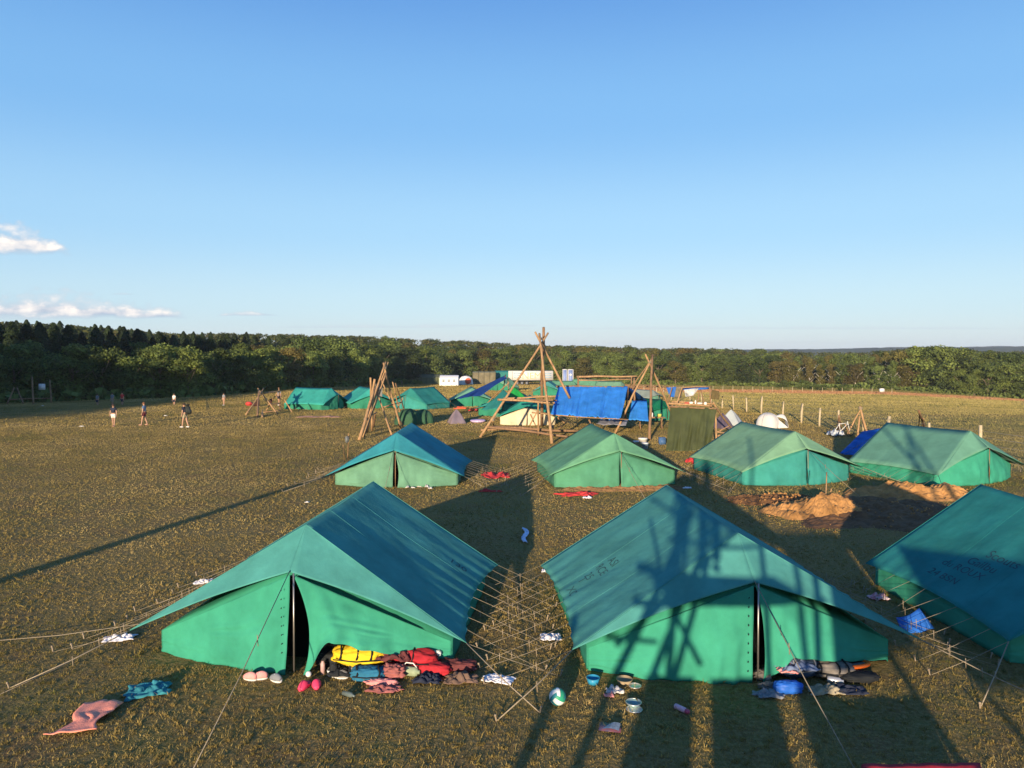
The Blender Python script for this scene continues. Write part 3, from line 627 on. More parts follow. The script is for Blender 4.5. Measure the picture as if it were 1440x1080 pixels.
frame('swing_frame',(370,585),'low frame of poles with two crossed ends, far left of the tents','pole frame',[
 ((345,584),(371,546,62),.09),((390,582),(362.5,546,62),.09),((362,586),(364,548,61.5),.10,'d'),((411,580),(400,562,62),.08),((369,587),(369,577,58.5),.10),
 ((371,553,62),(394,550,64),.09),((394,578),(392,545,64),.10,'d'),((374,578),(390,552,63),.07),((377,569,62),(394,567,63),.08),((370,580,61),(395,577,62),.07)],lashes=[(367,551,62)])
for c,nm in (([D(361,563,61.8),D(365,562,61.8),D(365.5,571,61.8),D(356,571.5,61.8)],'left'),([D(379,561,62),D(383,560,62),D(383,566,62),D(378,569,62)],'right')):
    tag(sheet('hanging_cloth',c,mat('dark_brown_cloth',(.05,.02,.015),.9),nu=8,nv=8),'small dark brown cloth hung at the '+nm+' end of the low pole frame','cloth')
ct=frame('camp_tripod',(720,615),'tallest tripod of peeled poles over a raised pole table, centre of camp','tripod',[
 ((675,615),(771,468,45.5),.10),((801,560,45.5),(752.5,466.5,45.2),.10),((776,624),(758.5,469,45),.11),((762,600),(764.5,460.5,46),.14,'d'),((757,613),(757,566,43),.08),
 ((700,562,44.2),(780,566.5,43.4),.09),((708,560.5,46.5),(786,557,46),.08),((710,563,45.2),(783,563,44.6),.07,'d'),
 ((682,600,43.9),(798,614,41.6),.11,'d'),((691,601,45),(815,606,44.5),.12,'d'),((676,605,43.8),(700,604,44.2),.08),((695,603),(693,592,45),.07),((746,583,46),(753,598,45.5),.06),((745,598,45.2),(757,576,45.5),.06),((748,580,44),(775,583,43.5),.06),((784,587,45),(794,595,45),.06),((786,603,45),(800,590,47),.05,'d')],lashes=[(760,476,45.5),(693,590,44),(776,600,42)])
frame('tarp_tripod',(903,615),'tripod of peeled poles standing at the right end of the blue tarpaulin','tripod',[
 ((864,611),(919,499,45.5),.09),((913,619),(917.5,499,45),.11,'d'),((945,583,47),(907.5,498,45.2),.09),((882,556,49),(914,508,46),.06)],lashes=[(914.5,509,45.4)])
frame('pole_gateway',(855,590),'rectangular frame with two long horizontal bars behind the blue tarpaulin','pole frame',[
 ((811,530,49),(896,529,49),.09),((814,534.5,48),(894,534,50),.06),((888,545,49),(888,529,49),.08,'d'),((892,575,49),(892,529,49.5),.09,'d'),((813,545,48),(813,529,48),.09,'d'),((880,544,50),(940,544,50),.07,'d')])
# blue tarpaulins
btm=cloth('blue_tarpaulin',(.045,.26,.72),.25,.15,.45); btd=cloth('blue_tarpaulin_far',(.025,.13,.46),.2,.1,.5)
def hipsheet(label,cat,c,m,**k): 
    o=sheet('tarpaulin',c,m,**k); tag(o,label,cat); return o
hipsheet('bright blue wrinkled tarpaulin hung as a pitched roof behind the mint tent','tarpaulin',[D(786,543,47.5),D(774.5,582.5,43.5),D(873,589,43),D(883,543.5,47)],btm,nu=30,nv=90,amp=.17,fold=17,seed=3,sag=.0)
hipsheet('blue tarpaulin flap hanging right of the bright blue roof sheet','tarpaulin',[D(889,563,48.5),D(884,590,46.5),D(912,593,46),D(909.5,563.5,48.5)],btm,nu=12,nv=20,amp=.10,fold=6,seed=8)
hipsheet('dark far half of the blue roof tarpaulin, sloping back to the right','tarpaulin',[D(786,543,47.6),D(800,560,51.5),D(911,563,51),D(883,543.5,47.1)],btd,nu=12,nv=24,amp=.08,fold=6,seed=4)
frame('tarpaulin_ridge_frame',(826,600),'pole frame carrying the blue roof tarpaulin','pole frame',[((782,543.5,47.4),(886,544,47.0),.08,'d'),((786,590,47),(786,542,47.5),.08,'d'),((880,590,47),(883,543,47),.08,'d'),((828,590,43.5),(833,600,43.5),.07,'d'),((774,583.5,43.4),(884,590,43),.04)])
hipsheet('grey folded sheet lying under the blue roof tarpaulin','sheet',[D(845,589,46),D(838,597,45),D(880,597.5,45),D(884,590,46)],mat('grey_sheet',(.22,.22,.25),.8),nu=8,nv=12,amp=.12)
hipsheet('dark olive tarpaulin hanging from a pole to the grass, right of centre','tarpaulin',[D(943,571.5,39),D(936,636,37.4),D(998,633,37.4),D(1008,575,38.5)],mat('olive_tarpaulin',(.060,.070,.024),.45,.25,1.5,.3,10,.05),nu=36,nv=40,amp=.26,fold=7,seed=11)
frame('tarpaulin_hanging_frame',(970,632),'pole frame holding up the dark olive tarpaulin','pole frame',[((941,572,39),(1009,575,38.5),.06,'d'),((1008,633),(1006,574,38.7),.07),((946,625),(944,570,39.3),.07,'d'),((1036,612),(1003,566,41),.08),((1026,620),(1048,592,41.5),.08),((1008,607,40),(1030,611,40.4),.07),((1010,613,39.5),(1033,610,41.5),.07),((1012,606,41),(1027,598,41.5),.05)])
# drying rack and pantry table above the olive sheet
frame('drying_rack',(970,600),'raised pole rack with plank shelf behind the olive tarpaulin','rack',[((951,571,44),(959,545,44),.06),((939,566,44.5),(945,545,44.5),.06,'d'),((940,567.5,44),(1004,571,43.5),.08),((945,565,45.2),(1004,568,44.8),.08),((1000,590,45),(998,544,45),.07,'d'),((981,566,46),(984,546,46),.05,'d'),((990,566,45.5),(985,547,46),.05,'d'),((940,545,45),(1000,544,46),.06),((943,545,46.5),(998,546,46.5),.05,'d'),((947,600,44),(946,566,44),.07,'d')])
hipsheet('blue cloth hung over the left end of the drying rack','cloth',[D(937,545,44.9),D(942,558,44.9),D(951,559,44.9),D(951,544,44.9)],btd,nu=8,nv=10)
hipsheet('grey patterned blanket hung over the drying rack','blanket',[D(951,544.5,44.7),D(948,559,44.7),D(958,560,44.7),D(961,545,44.7)],mat('grey_brown_blanket',(.14,.12,.08),.9,.3,8),nu=8,nv=10)
hipsheet('dark and white striped hammock slung on the drying rack','hammock',[D(962,548,44.8),D(964,558,44.6),D(975,556,44.6),D(983,545.5,44.9)],mat('striped_hammock',(.07,.08,.08),.8,.2,3,col2=(.65,.63,.58)),nu=8,nv=10,sag=.2)
hipsheet('strip of blue tarpaulin tied along the top bar of the drying rack','tarpaulin',[D(960,544,45.9),D(961,549,45.9),D(996,547.5,46),D(997,543.5,46)],btd,nu=6,nv=12)
hipsheet('brown jacket hanging at the right end of the drying rack','jacket',[D(1001,548,44.6),D(999,561,44.5),D(1012,562,44.5),D(1011,550,44.6)],mat('brown_jacket',(.10,.075,.03),.85),nu=8,nv=10,amp=.12)
for i,(px,py,w,h,m,lab) in enumerate(((966,567,.5,.12,redc,'red box on the rack shelf'),(972,566.5,.35,.16,whitec,'white carton in the middle of the rack shelf'),(978,565.5,.14,.26,whitec,'white bottle standing upright on the rack shelf'),(984,567,.5,.10,whitec,'flat white tray on the rack shelf'),(992,567.5,.26,.22,whitec,'white tub at the right of the rack shelf'))):
    bm=bmesh.new(); p=D(px,py,44.4); lathe(bm,[(.3,0),(.32,.6),(.30,.9),(.2,1),(.0,1.02)],12); o=mk('tub' if i!=2 else 'bottle',bm,m,loc=(p.x,p.y,p.z-h*.6)); o.scale=(w,w*.7,h); tag(o,lab,'container')
# bench, buckets, boxes under the tarp tripod
bt=empty('camp_table',G(915,603),0,'plank table between the tarp tripod and the olive tarpaulin','table')
for k in range(3):
    bm=bmesh.new(); box(bm,(0,-.25+k*.25,.75),(1.75,.22,.05)); mk('plank',bm,wood,bt)
for sx in (-.7,.7): 
    bm=bmesh.new(); tube(bm,[(sx,-.3,0),(sx,.3,.74)],.04,6); tube(bm,[(sx,.3,0),(sx,-.3,.74)],.04,6); mk('leg',bm,woodd,bt)
bm=bmesh.new(); lathe(bm,[(.10,0),(.10,.24),(.05,.28),(.05,.31)],12); g=G(915,603); tag(mk('water_bottle',bm,white,loc=(g.x+.05,g.y,.78)),'white bottle on the plank table by the olive tarpaulin','bottle')
bm=bmesh.new(); lathe(bm,[(.13,0),(.16,.16),(.15,.20)],12); tag(mk('bowl',bm,mat('yellow_green_plastic',(.45,.48,.10),.5),loc=(g.x+.55,g.y,.78)),'yellow green bowl at the right of the plank table','bowl')
def bucket(px,py,m1,m2,label,r=.17,h=.26):
    g=G(px,py); t=empty('bucket',g,0,label,'bucket'); bm=bmesh.new(); lathe(bm,[(r*.8,0),(r,h),(r*1.06,h),(r*1.06,h+.02),(r*.96,h+.02),(r*.8,.03)],18); mk('pail',bm,m1,t)
    bm=bmesh.new(); lathe(bm,[(r*1.08,h+.02),(r*1.08,h+.05),(r*.5,h+.06),(0,h+.06)],18); mk('lid',bm,m2,t)
bucket(907,631,mat('blue_white_plastic',(.20,.35,.60),.5,.1,3,col2=(.7,.75,.8)),white,'blue and white bucket standing nearest the mint tent'); bucket(904,624,white,white,'white bucket with a lid behind the blue and white one',.24,.26)
bm=bmesh.new(); box(bm,(0,0,.04),(.5,.35,.08),bev=.02); tag(mk('tray',bm,white,loc=G(897,622)),'flat white tray lying left of the buckets','tray')
bm=bmesh.new(); box(bm,(0,0,.17),(.36,.3,.34),bev=.03); box(bm,(0,0,.36),(.38,.32,.04),bev=.01); tag(mk('crate',bm,mat('blue_plastic',(.06,.13,.28),.5),loc=G(931,625)),'small dark blue box on the grass left of the olive tarpaulin','box')
# ------------------------------------------------------------ tents of the middle distance
gm='small green tents of the far camp'
flyH=cloth('fly_bright_teal',(.05,.38,.30)); flyI=cloth('fly_teal_far',(.04,.27,.22)); wallI=cloth('wall_far_green',(.04,.25,.15))
def mtent(px,py,rz,label,f,w,**k):
    g=G(px,py); kw=dict(q=1,nrope=4,H=1.9,hw=2.4,ridge=3.2,gap=.02,ropelen=.9,frontrope=0,rear_rope=False,cornerropes=False,side_seed=px%13,group=gm); kw.update(k)
    return tent((g.x,g.y,zt(g.x,g.y)),R(rz),label,f,w,**kw)
mtent(466,575,74,'leftmost far tent, bright teal, seen from its long side',flyH,wallI,ridge=3.6)
mtent(523,574,32,'bright teal far tent between the leftmost one and the ladder tripod',flyH,wallI)
mtent(577,575,-36,'far tent with dark blue roof side behind the dark green dome tent',flyI,wallC)
mtent(664,571,5,'green far tent beneath the sloping dark blue sheet',flyG,wallI,H=1.8)
mtent(712,585,-20,'teal far tent standing left behind the cream fronted tent',flyI,wallI,H=1.7,hw=2.6)
mtent(742,597,-4,'small tent with cream front wall and teal fly under the camp tripod',cloth('fly_teal_cream',(.03,.27,.20)),wallcream,H=1.85,hw=2.2)
mtent(770,556,-10,'far green tent straight behind the tallest tripod',flyB,wallI,H=2.0)
mtent(806,551,60,'far green tent left of the pole gateway',flyE,wallI,ridge=4)
mtent(838,548,75,'far pale green tent seen through the pole gateway',flyE,wallI,ridge=4.4,H=2.1)
mtent(873,551,80,'far khaki green tent right behind the pole gateway',flyF,wallB,ridge=4.0)
mtent(703,549,-30,'far pale green tent behind the sloping dark blue sheet',flyF,wallI,H=2.2)
mtent(929,590,30,'dark green tent half hidden behind the table and olive tarpaulin',cloth('fly_deep_green',(.01,.16,.08)),wallI,H=1.5,hw=2.2,ridge=2.5)
mtent(918,565,50,'pale grey green far tent by the fence line',cloth('fly_greyish',(.33,.38,.30)),wallB,H=1.4,hw=1.8,ridge=2.2)
hipsheet('large dark blue sheet sloping up left of the tallest tripod','tarpaulin',[D(710,528,66),D(641,561,66),D(676,556,60),D(713,532,62)],cloth('navy_tarpaulin',(.015,.06,.22),.2,.05),nu=30,nv=10,amp=.1,sag=-.0)
hipsheet('bright green cloth slope beside the tallest tripod','tarpaulin',[D(719,541,58),D(716,563,57),D(742,562,57),D(728,548,58)],cloth('bright_green_sheet',(.02,.30,.06),.15,.1),nu=10,nv=10,amp=.1)
hipsheet('dark teal sheet pegged low left of the tallest tripod','tarpaulin',[D(708,548,56),D(677,577,54),D(704,575,52),D(714,553,54)],flyI,nu=14,nv=10,amp=.12)
frame('lean_to_frame',(690,585),'leaning poles carrying the sloping dark blue sheet','pole frame',[((672,578),(716,538,60),.07),((680,579),(707,551,60),.06),((706,560,62),(711,527,64),.07,'d'),((716,560,62),(714,530,63),.07,'d')])
# blue dome and tent sheets
def dome(px,py,rx,ry,h,rz,label,m,porch=0,seamm=None,cat='tent'):
    g=G(px,py); t=empty('dome_tent',(g.x,g.y,zt(g.x,g.y)),R(rz),label,cat,None)
    bm=bmesh.new(); n=24; rings=[]
    for i in range(9):
        a=i/8*PI/2; z=math.sin(a)**.9*h; r=math.cos(a)**.75
        rings.append([bm.verts.new((math.cos(2*PI*k/n)*rx*r*(1+.13*abs(math.cos(4*PI*k/n))),math.sin(2*PI*k/n)*ry*r*(1+.13*abs(math.cos(4*PI*k/n))),z-.012*(k%6==3)*1.0)) for k in range(n)])
    for i in range(8):
        for k in range(n): bm.faces.new((rings[i][k],rings[i][(k+1)%n],rings[i+1][(k+1)%n],rings[i+1][k]))
    mk('canopy',bm,m,t)
    for a0 in (.25,.75):
        bm=bmesh.new(); pts=[]
        for i in range(17):
            a=-PI/2+i/16*PI; r=abs(math.cos(a))**.75*(1 if a>=0 else 1); s=1 if a>0 else -1
            z=(1-abs(a)/(PI/2)); zz=math.sin(z*PI/2)**.9*h+.02; rr=math.cos(z*PI/2)**.75*1.03
            pts.append((s*math.cos(PI*a0)*rx*rr,s*math.sin(PI*a0)*ry*rr,zz))
        tube(bm,pts,.022,6); mk('tent_rod',bm,seamm or grey,t)
    if porch:
        bm=bmesh.new(); patch(bm,[(rx*.55,-ry*.3,h*.78),(rx*1.75,-ry*.5,.02),(rx*1.75,ry*.5,.02),(rx*.55,ry*.3,h*.78)],10,8,lambda u,v:(.25*math.sin(PI*u),0,.28*math.sin(PI*u)*math.sin(PI*v)+.15*math.sin(PI*u))); mk('porch',bm,m,t,solid=.01)
        bm=bmesh.new()
        for s in (-1,1): patch(bm,[(rx*.55,s*ry*.3,h*.78),(rx*1.75,s*ry*.5,.02),(rx*1.0,s*ry*.75,0),(rx*.5,s*ry*.75,0)],6,4)
        mk('porch_side',bm,m,t)
    bm=bmesh.new(); patch(bm,[(-.22,-ry*1.0,.05),(.22,-ry*1.0,.05),(.08,-ry*.62,h*.75),(-.08,-ry*.62,h*.75)],2,4); mk('door',bm,seamm or grey,t)
    return t
dgn=cloth('dome_dark_green',(.045,.11,.06),.2,.08)
dome(574,596.5,.85,.8,1.05,10,'dark green net topped dome tent right of the ladder tripod',dgn,seamm=cloth('dome_trim_green',(.09,.17,.09)))
dome(594,595,.75,.7,.95,-10,'dark green half of a double dome tent, the rounder right one',dgn,seamm=cloth('dome_trim_green',(.09,.17,.09)))
def pyramid(px,py,w,h,rz,label,m,m2):
    g=G(px,py); t=empty('pop_up_tent',g,R(rz),label,'tent'); 
    for k in range(4):
        a0=PI/4+k*PI/2; a1=a0+PI/2; c=Vector((math.cos(a0)*w,math.sin(a0)*w,0)); d=Vector((math.cos(a1)*w,math.sin(a1)*w,0)); bm=bmesh.new()
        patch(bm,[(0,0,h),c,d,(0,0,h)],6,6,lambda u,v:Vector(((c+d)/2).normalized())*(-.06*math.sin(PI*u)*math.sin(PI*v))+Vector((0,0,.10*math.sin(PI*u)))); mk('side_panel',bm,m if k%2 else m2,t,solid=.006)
    return t
lil=cloth('lilac_grey',(.30,.23,.24),.1,.15); pal=cloth('pale_grey_blue',(.45,.50,.50),.1,.2)
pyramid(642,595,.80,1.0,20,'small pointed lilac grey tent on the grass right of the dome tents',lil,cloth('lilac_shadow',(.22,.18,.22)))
pyramid(1028,597,1.0,1.05,60,'pale grey blue pointed tent right of the olive tarpaulin',pal,cloth('grey_white',(.6,.6,.56)))
pyramid(1016,602,.75,1.0,30,'dull purple pointed tent just behind the leaning pole',cloth('dull_purple',(.14,.11,.15)),cloth('dull_purple',(.14,.11,.15)))
dome(1080,601,.70,.68,.95,-5,'white dome tent with a low porch on the grass by the fence',cloth('white_tent',(.68,.66,.62),.05,.2),porch=1,seamm=cloth('white_trim',(.45,.45,.48)))
bm=bmesh.new(); lathe(bm,[(.02,.05),(.45,.02),(.56,.12),(.5,.20),(.42,.10),(0,.07)],22); tag(mk('paddling_pool',bm,mat('lilac_plastic',(.55,.42,.62),.4),loc=G(672,594)),'round pale lilac basin on the grass beside the lilac tent','basin')
def crumple(name,px,py,w,d,h,m,label,cat,rz=0,seed=0,q=26,z0=0.0,jag=.3,base=None):
    g=base or G(px,py); bm=bmesh.new(); rows_=[]
    for i in range(q+1):
        row=[]
        for j in range(q+1):
            u=i/q*2-1; v=j/q*2-1
            a=math.atan2(v,u); rad=1+jag*nz(math.cos(a)*1.6+seed,math.sin(a)*1.6,seed*3)
            x=u*w/2*rad; y=v*d/2*rad; e=max(0,1-max(abs(u),abs(v))**4)
            fold=abs(nz(u*1.6+seed,v*1.6,seed))*1.3+.8*abs(nz(u*3.0+v*1.5,v*3.0+seed,2))+.12*abs(nz(u*9,v*9,seed))
            x+=.10*w*nz(u*3,v*3,seed+8); y+=.10*d*nz(u*3,v*3,seed+18)
            row.append(bm.verts.new((x,y,z0+.012+h*fold*(.25+.75*e))))
        rows_.append(row)
    for i in range(q):
        for j in range(q): bm.faces.new((rows_[i][j],rows_[i+1][j],rows_[i+1][j+1],rows_[i][j+1]))
    o=mk(name,bm,m,loc=g,rot=(0,0,R(rz)),solid=.008); tag(o,label,cat); return o
orangec=mat('orange_cloth',(.75,.12,.05),.8,.1)
crumple('cloth',647,575,1.2,.5,.3,orangec,'orange red cloth lying behind the lilac tent','cloth',seed=1,q=10)
crumple('cloth',672,578,1.6,.5,.3,redc,'dull red cloth heap left of the cream fronted tent','cloth',seed=2,q=10)
crumple('plank_pile',450,587,3.2,.6,.15,mat('pinkish_planks',(.35,.20,.15),.9),'low pinkish pile on the field below the leftmost far tent','pile',seed=3,q=10)
crumple('blanket',577,620,2.0,.5,.15,mat('dull_pink_blanket',(.38,.20,.18),.9),'dull pink blanket lying on the grass behind the left second row tent','blanket',seed=4,q=10)
bm=bmesh.new(); p=G(372,551); box(bm,(0,0,.5),(.6,.5,.35),bev=.1); tag(mk('red_bag',bm,mat('red_plastic',(.55,.06,.05),.5),loc=(D(350,551,70).x,70,-.35)),'red bundle at the field edge left of the pole frames','bundle')
# ------------------------------------------------------------ far compound: marquees, container, trailer, toilets
def marquee(px0,px1,Y,py_b,h,dep,label,m,mroof,win=0,rise=.6,bays=0):
    xa=(px0-720)/FPX*Y; xb=(px1-720)/FPX*Y; w=xb-xa; z=D(720,py_b,Y).z; t=empty('marquee',((xa+xb)/2,Y,z),0,label,'marquee')
    eh=h-rise; r=.25*rise
    prof=[(-dep/2,-1),(-dep/2,eh),(-dep/4,eh+rise*.7),(0,h),(dep/4,eh+rise*.7),(dep/2,eh),(dep/2,-1)]
    bm=bmesh.new(); A=[bm.verts.new((-w/2,y,z_)) for y,z_ in prof]; B=[bm.verts.new((w/2,y,z_)) for y,z_ in prof]
    for i in range(len(prof)-1):
        f=bm.faces.new((A[i],B[i],B[i+1],A[i+1])); f.material_index=1 if 0<i<5 else 0
    bm.faces.new(A[::-1]); bm.faces.new(B); mk('canopy',bm,[m,mroof],t,smooth=False)
    for k in range(win):
        x=-w/2+w*(k+.75)/(win+.5); bm=bmesh.new(); box(bm,(x,-dep/2-.02,eh*.62),(w*.11,.05,eh*.35)); f=mk('window',bm,mat('window_grey',(.14,.16,.17),.3),t)
        bm=bmesh.new(); box(bm,(x,-dep/2-.06,eh*.62),(.07,.04,eh*.35)); box(bm,(x,-dep/2-.06,eh*.62),(w*.11,.04,.07)); mk('glazing_bar',bm,white,f)
    for k in range(bays):
        x=-w/2+w*k/(bays-1); bm=bmesh.new(); tube(bm,[(x,-dep/2-.03,-1),(x,-dep/2-.03,eh),(x,-dep/4,eh+rise*.72),(x,0,h+.03)],.09,5); mk('frame_rib',bm,mat('olive_rib',(.11,.11,.06),.8),t)
    return t
olive=mat('olive_canvas',(.13,.145,.075),.85,.15,2); 
marquee(565,624,205,539.5,2.6,6,'long low olive marquee at the foot of the wood',olive,mat('olive_roof',(.10,.11,.06),.85),rise=.8,bays=9)
marquee(619,645,180,541,2.3,4,'white marquee with three windows near the olive marquee',white,white,win=3)
wt=dome(655,540.5,1.7,1.5,2.3,0,'white round shelter with an orange front next to the white marquee',white,cat='shelter')
bm=bmesh.new(); lathe(bm,[(0,0),(.8,0),(.8,.1),(.01,.12)],16); mk('orange_front',bm,orangec,wt,loc=(.7,-1.75,1.0),rot=(R(80),0,0))
marquee(665,697,200,538,3.0,3,'olive brown container shelter left of the lorry trailer',mat('camouflage',(.15,.13,.08),.9,.35,.8),mat('camo_roof',(.20,.19,.11),.9),rise=.3,bays=5)
marquee(696,716,205,535,2.7,4,'flat roofed dark teal shelter against the white trailer',mat('dark_teal_canvas',(.02,.16,.14),.8),mat('dark_teal_roof',(.02,.22,.18),.8),rise=.4)
# lorry trailer
Y=190; z0=zt(4,190); xa=(715-720)/FPX*Y; xb=(777.5-720)/FPX*Y; w=xb-xa; zt_=D(720,521.5,Y).z; zb=D(720,534.5,Y).z
tr=empty('lorry_trailer',((xa+xb)/2,Y,z0),0,'long white lorry trailer with faded lettering parked at the foot of the wood','trailer')
bm=bmesh.new(); box(bm,(0,0,(zt_+zb)/2-z0),(w,2.5,zt_-zb),bev=.04); mk('body',bm,mat('trailer_white',(.62,.60,.55),.5,.08,1),tr)
bm=bmesh.new(); box(bm,(-w/2+1.0,-1.27,(zt_+zb)/2-z0),(.1,.04,zt_-zb-.2)); mk('edge_trim',bm,grey,tr)
bm=bmesh.new(); box(bm,(0,0,zb-z0-.18),(w*.96,1.0,.26)); mk('chassis',bm,black,tr)
pale=mat('pale_blue_print',(.30,.42,.52),.6)
for xx,ww in ((-w/2+2.3,1.9),(w/2-1.3,1.7)):
    for q in range(3):
        bm=bmesh.new(); box(bm,(xx,-1.265,(zt_+zb)/2-z0+.55-.5*q),(ww,.03,.22)); mk('blue_stripe',bm,pale,tr)
cu=bpy.data.curves.new('txt','FONT'); cu.body='NEM'; cu.size=2.4; cu.align_x='CENTER'; to=bpy.data.objects.new('txt',cu); COL.objects.link(to); bpy.context.view_layer.update()
me=bpy.data.meshes.new_from_object(to.evaluated_get(bpy.context.evaluated_depsgraph_get())); bpy.data.objects.remove(to); me.materials.append(mat('faded_gold_print',(.48,.36,.20),.7)); lo=bpy.data.objects.new('lettering',me); link(lo,tr); lo.location=(.2,-1.27,zb-z0+.3); lo.rotation_euler=(PI/2,0,0)
for xx in (-3.4,-2.2,-1.0,2.6,3.6):
    bm=bmesh.new(); lathe(bm,[(.28,-.15),(.5,-.15),(.5,.15),(.28,.15)],18); wh=mk('wheel',bm,black,tr,loc=(xx,-.95,.5),rot=(PI/2,0,0)); bm=bmesh.new(); lathe(bm,[(0,-.16),(.28,-.155),(.28,.16),(0,.17)],12); mk('rim',bm,grey,wh)
for i,(pa,pb) in enumerate(((791,797.5),(798.5,806))):
    Y2=185; xa2=(pa-720)/FPX*Y2; xb2=(pb-720)/FPX*Y2; w2=xb2-xa2; g0=zt(xa2,Y2); ht=D(720,519.5,Y2).z-g0
    tt=empty('portable_toilet',((xa2+xb2)/2,Y2,g0),0,('plain blue portable toilet, the left of two' if i==0 else 'blue portable toilet with a white round sign, the right of two'),'toilet')
    bm=bmesh.new(); box(bm,(0,0,ht/2),(w2*.9,1.2,ht-.1),bev=.05); mk('cabin',bm,mat('toilet_blue',(.16,.22,.42),.5),tt)
    for s in (-1,1): bm=bmesh.new(); box(bm,(s*w2*.45,-.62,ht/2),(.12,.06,ht-.2)); mk('corner_post',bm,white,tt)
    bm=bmesh.new(); box(bm,(0,0,ht-.02),(w2,1.4,.14),bev=.04); mk('roof',bm,white,tt)
    bm=bmesh.new(); box(bm,(0,-.62,ht*.45),(w2*.66,.04,ht*.8)); dd=mk('door',bm,mat('toilet_blue_door',(.20,.27,.48),.5),tt)
    if i: bm=bmesh.new(); lathe(bm,[(0,0),(.28,0),(.28,.03),(0,.03)],16); mk('sign',bm,white,dd,loc=(0,-.67,ht*.68),rot=(PI/2,0,0))
# ------------------------------------------------------------ post fence along the paddock
fe=empty('post_fence',(20.5,60,0),0,'line of pale split wooden posts with thin wires along the paddock','fence')
fx=lambda y:float(np.interp(y,[30,36.3,42,48,52,60,69,115],[24,22.9,21.6,20.9,20.5,20.3,20.0,20.2]))
ys=[33,36.3,39.5,42.6,45.1,47.7,50.1,52.6,56,60.5,64,67.5,71,75,79,84,89,94,99,104,109,114]
postm=mat('pale_post',(.46,.37,.23),.85,.2,8,.4,20); prev=[]
for k,y in enumerate(ys):
    x=fx(y); h=(1.35 if k%2 else 1.2)+random.uniform(-.08,.12); r=.09 if k in(1,3,7,9) else .07; z=zt(x,y)
    bm=bmesh.new(); tube(bm,[(x-20.5,y-60,z-.2),(x-20.5+random.uniform(-.04,.04),y-60,z+h*.5),(x-20.5+random.uniform(-.07,.07),y-60,z+h)],r,7,r*.9); mk('post',bm,postm,fe)
for hh in (.5,.85,1.15):
    bm=bmesh.new(); tube(bm,[(fx(y)-20.5,y-60-.08,zt(fx(y),y)+hh) for y in ys],.008,3); mk('wire',bm,metal,fe)
# far fence line before the wood
f2=empty('far_post_fence',(60,128,zt(60,128)),0,'far row of small pale posts along the brown grass strip','fence'); b=Vector(f2.location)
for k in range(26):
    px=905+k*14; x=(px-720)/FPX*150; z=zt(x,150); bm=bmesh.new(); tube(bm,[Vector((x,150,z-.1))-b,Vector((x,150,z+1.0))-b],.045,5); mk('post',bm,postm,f2)
# second A-frames and bicycle by the fence
frame('small_pole_frame',(1200,614),'small crossed pole stand by the fence, left of the blue edged tent','pole frame',[((1191,611),(1212,572,45),.07),((1220,612),(1209,571,45),.10),((1179,608),(1180,584,45),.09,'d'),((1184,609),(1181,588,45.5),.06,'d'),((1206,612),(1209,585,45),.08),((1168,607),(1196,603,44),.05),((1196,613),(1188,596,44),.05),((1218,604,44.6),(1221,613),.08)],lashes=[(1210,574,45)])
frame('leaning_pole_stand',(1300,600),'dark leaning pole pair behind the right second row tent','pole frame',[((1302,608),(1292,577.5,40),.10,'d'),((1289,606),(1293,579,40.5),.05),((1296,606),(1299,588,41),.05)])
bi=empty('bicycle',G(1184,614),R(15),'white bicycle parked against the small pole stand','bicycle')
for x in (-.52,.52):
    bm=bmesh.new(); pts=[(x+math.cos(a)*.33,0,.34+math.sin(a)*.33) for a in np.linspace(0,2*PI,25)]; tube(bm,pts,.022,6,cap=False); wh=mk('wheel',bm,black,bi)
    bm=bmesh.new()
    for k in range(8): tube(bm,[(x,0,.34),(x+math.cos(k*PI/4)*.32,0,.34+math.sin(k*PI/4)*.32)],.004,3)
    mk('spokes',bm,metal,wh)
for a,c in (((-.52,0,.34),(-.12,0,.32)),((-.12,0,.32),(-.22,0,.82)),((-.52,0,.34),(-.2,0,.75)),((-.12,0,.32),(.38,0,.75)),((-.2,0,.75),(.36,0,.80)),((.36,0,.9),(.52,0,.34))):
    bm=bmesh.new(); tube(bm,[a,c],.018,6); mk('frame_tube',bm,white,bi)
bm=bmesh.new(); tube(bm,[(.36,-.28,.98),(.38,0,.92),(.36,.28,.98)],.015,6); mk('handlebar',bm,black,bi)
bm=bmesh.new(); box(bm,(-.23,0,.86),(.25,.12,.05),bev=.02); mk('saddle',bm,black,bi)
crumple('cloth_heap',1176,613,.9,.5,.5,mat('white_blue_cloth',(.40,.50,.62),.8,.2,4,col2=(.75,.72,.68)),'white and blue heap of cloth at the foot of the bicycle','cloth',seed=31,q=12)
hipsheet('blue sheet sloping down left behind the right second row tent','tarpaulin',[D(1212,607,38),D(1181,638,34.8),D(1215,642,34.3),D(1250,600,37.4)],cloth('blue_sheet_white_print',(.02,.13,.42),.5,.08),nu=20,nv=10,amp=.05)
# stakes beside the left second row tent
frame('stake_pair',(486,645),'two thin upright sticks with a dark bundle left of the second row','stakes',[((484,650),(482.5,626,31),.03),((489,646),(490,609,33),.035)])
bm=bmesh.new(); box(bm,(0,0,0),(.16,.14,.30),bev=.04); p=D(488,618,33); tag(mk('lantern',bm,mat('grey_lantern',(.14,.15,.15),.6),loc=p),'small dark bundle tied on the taller of two sticks','bundle')
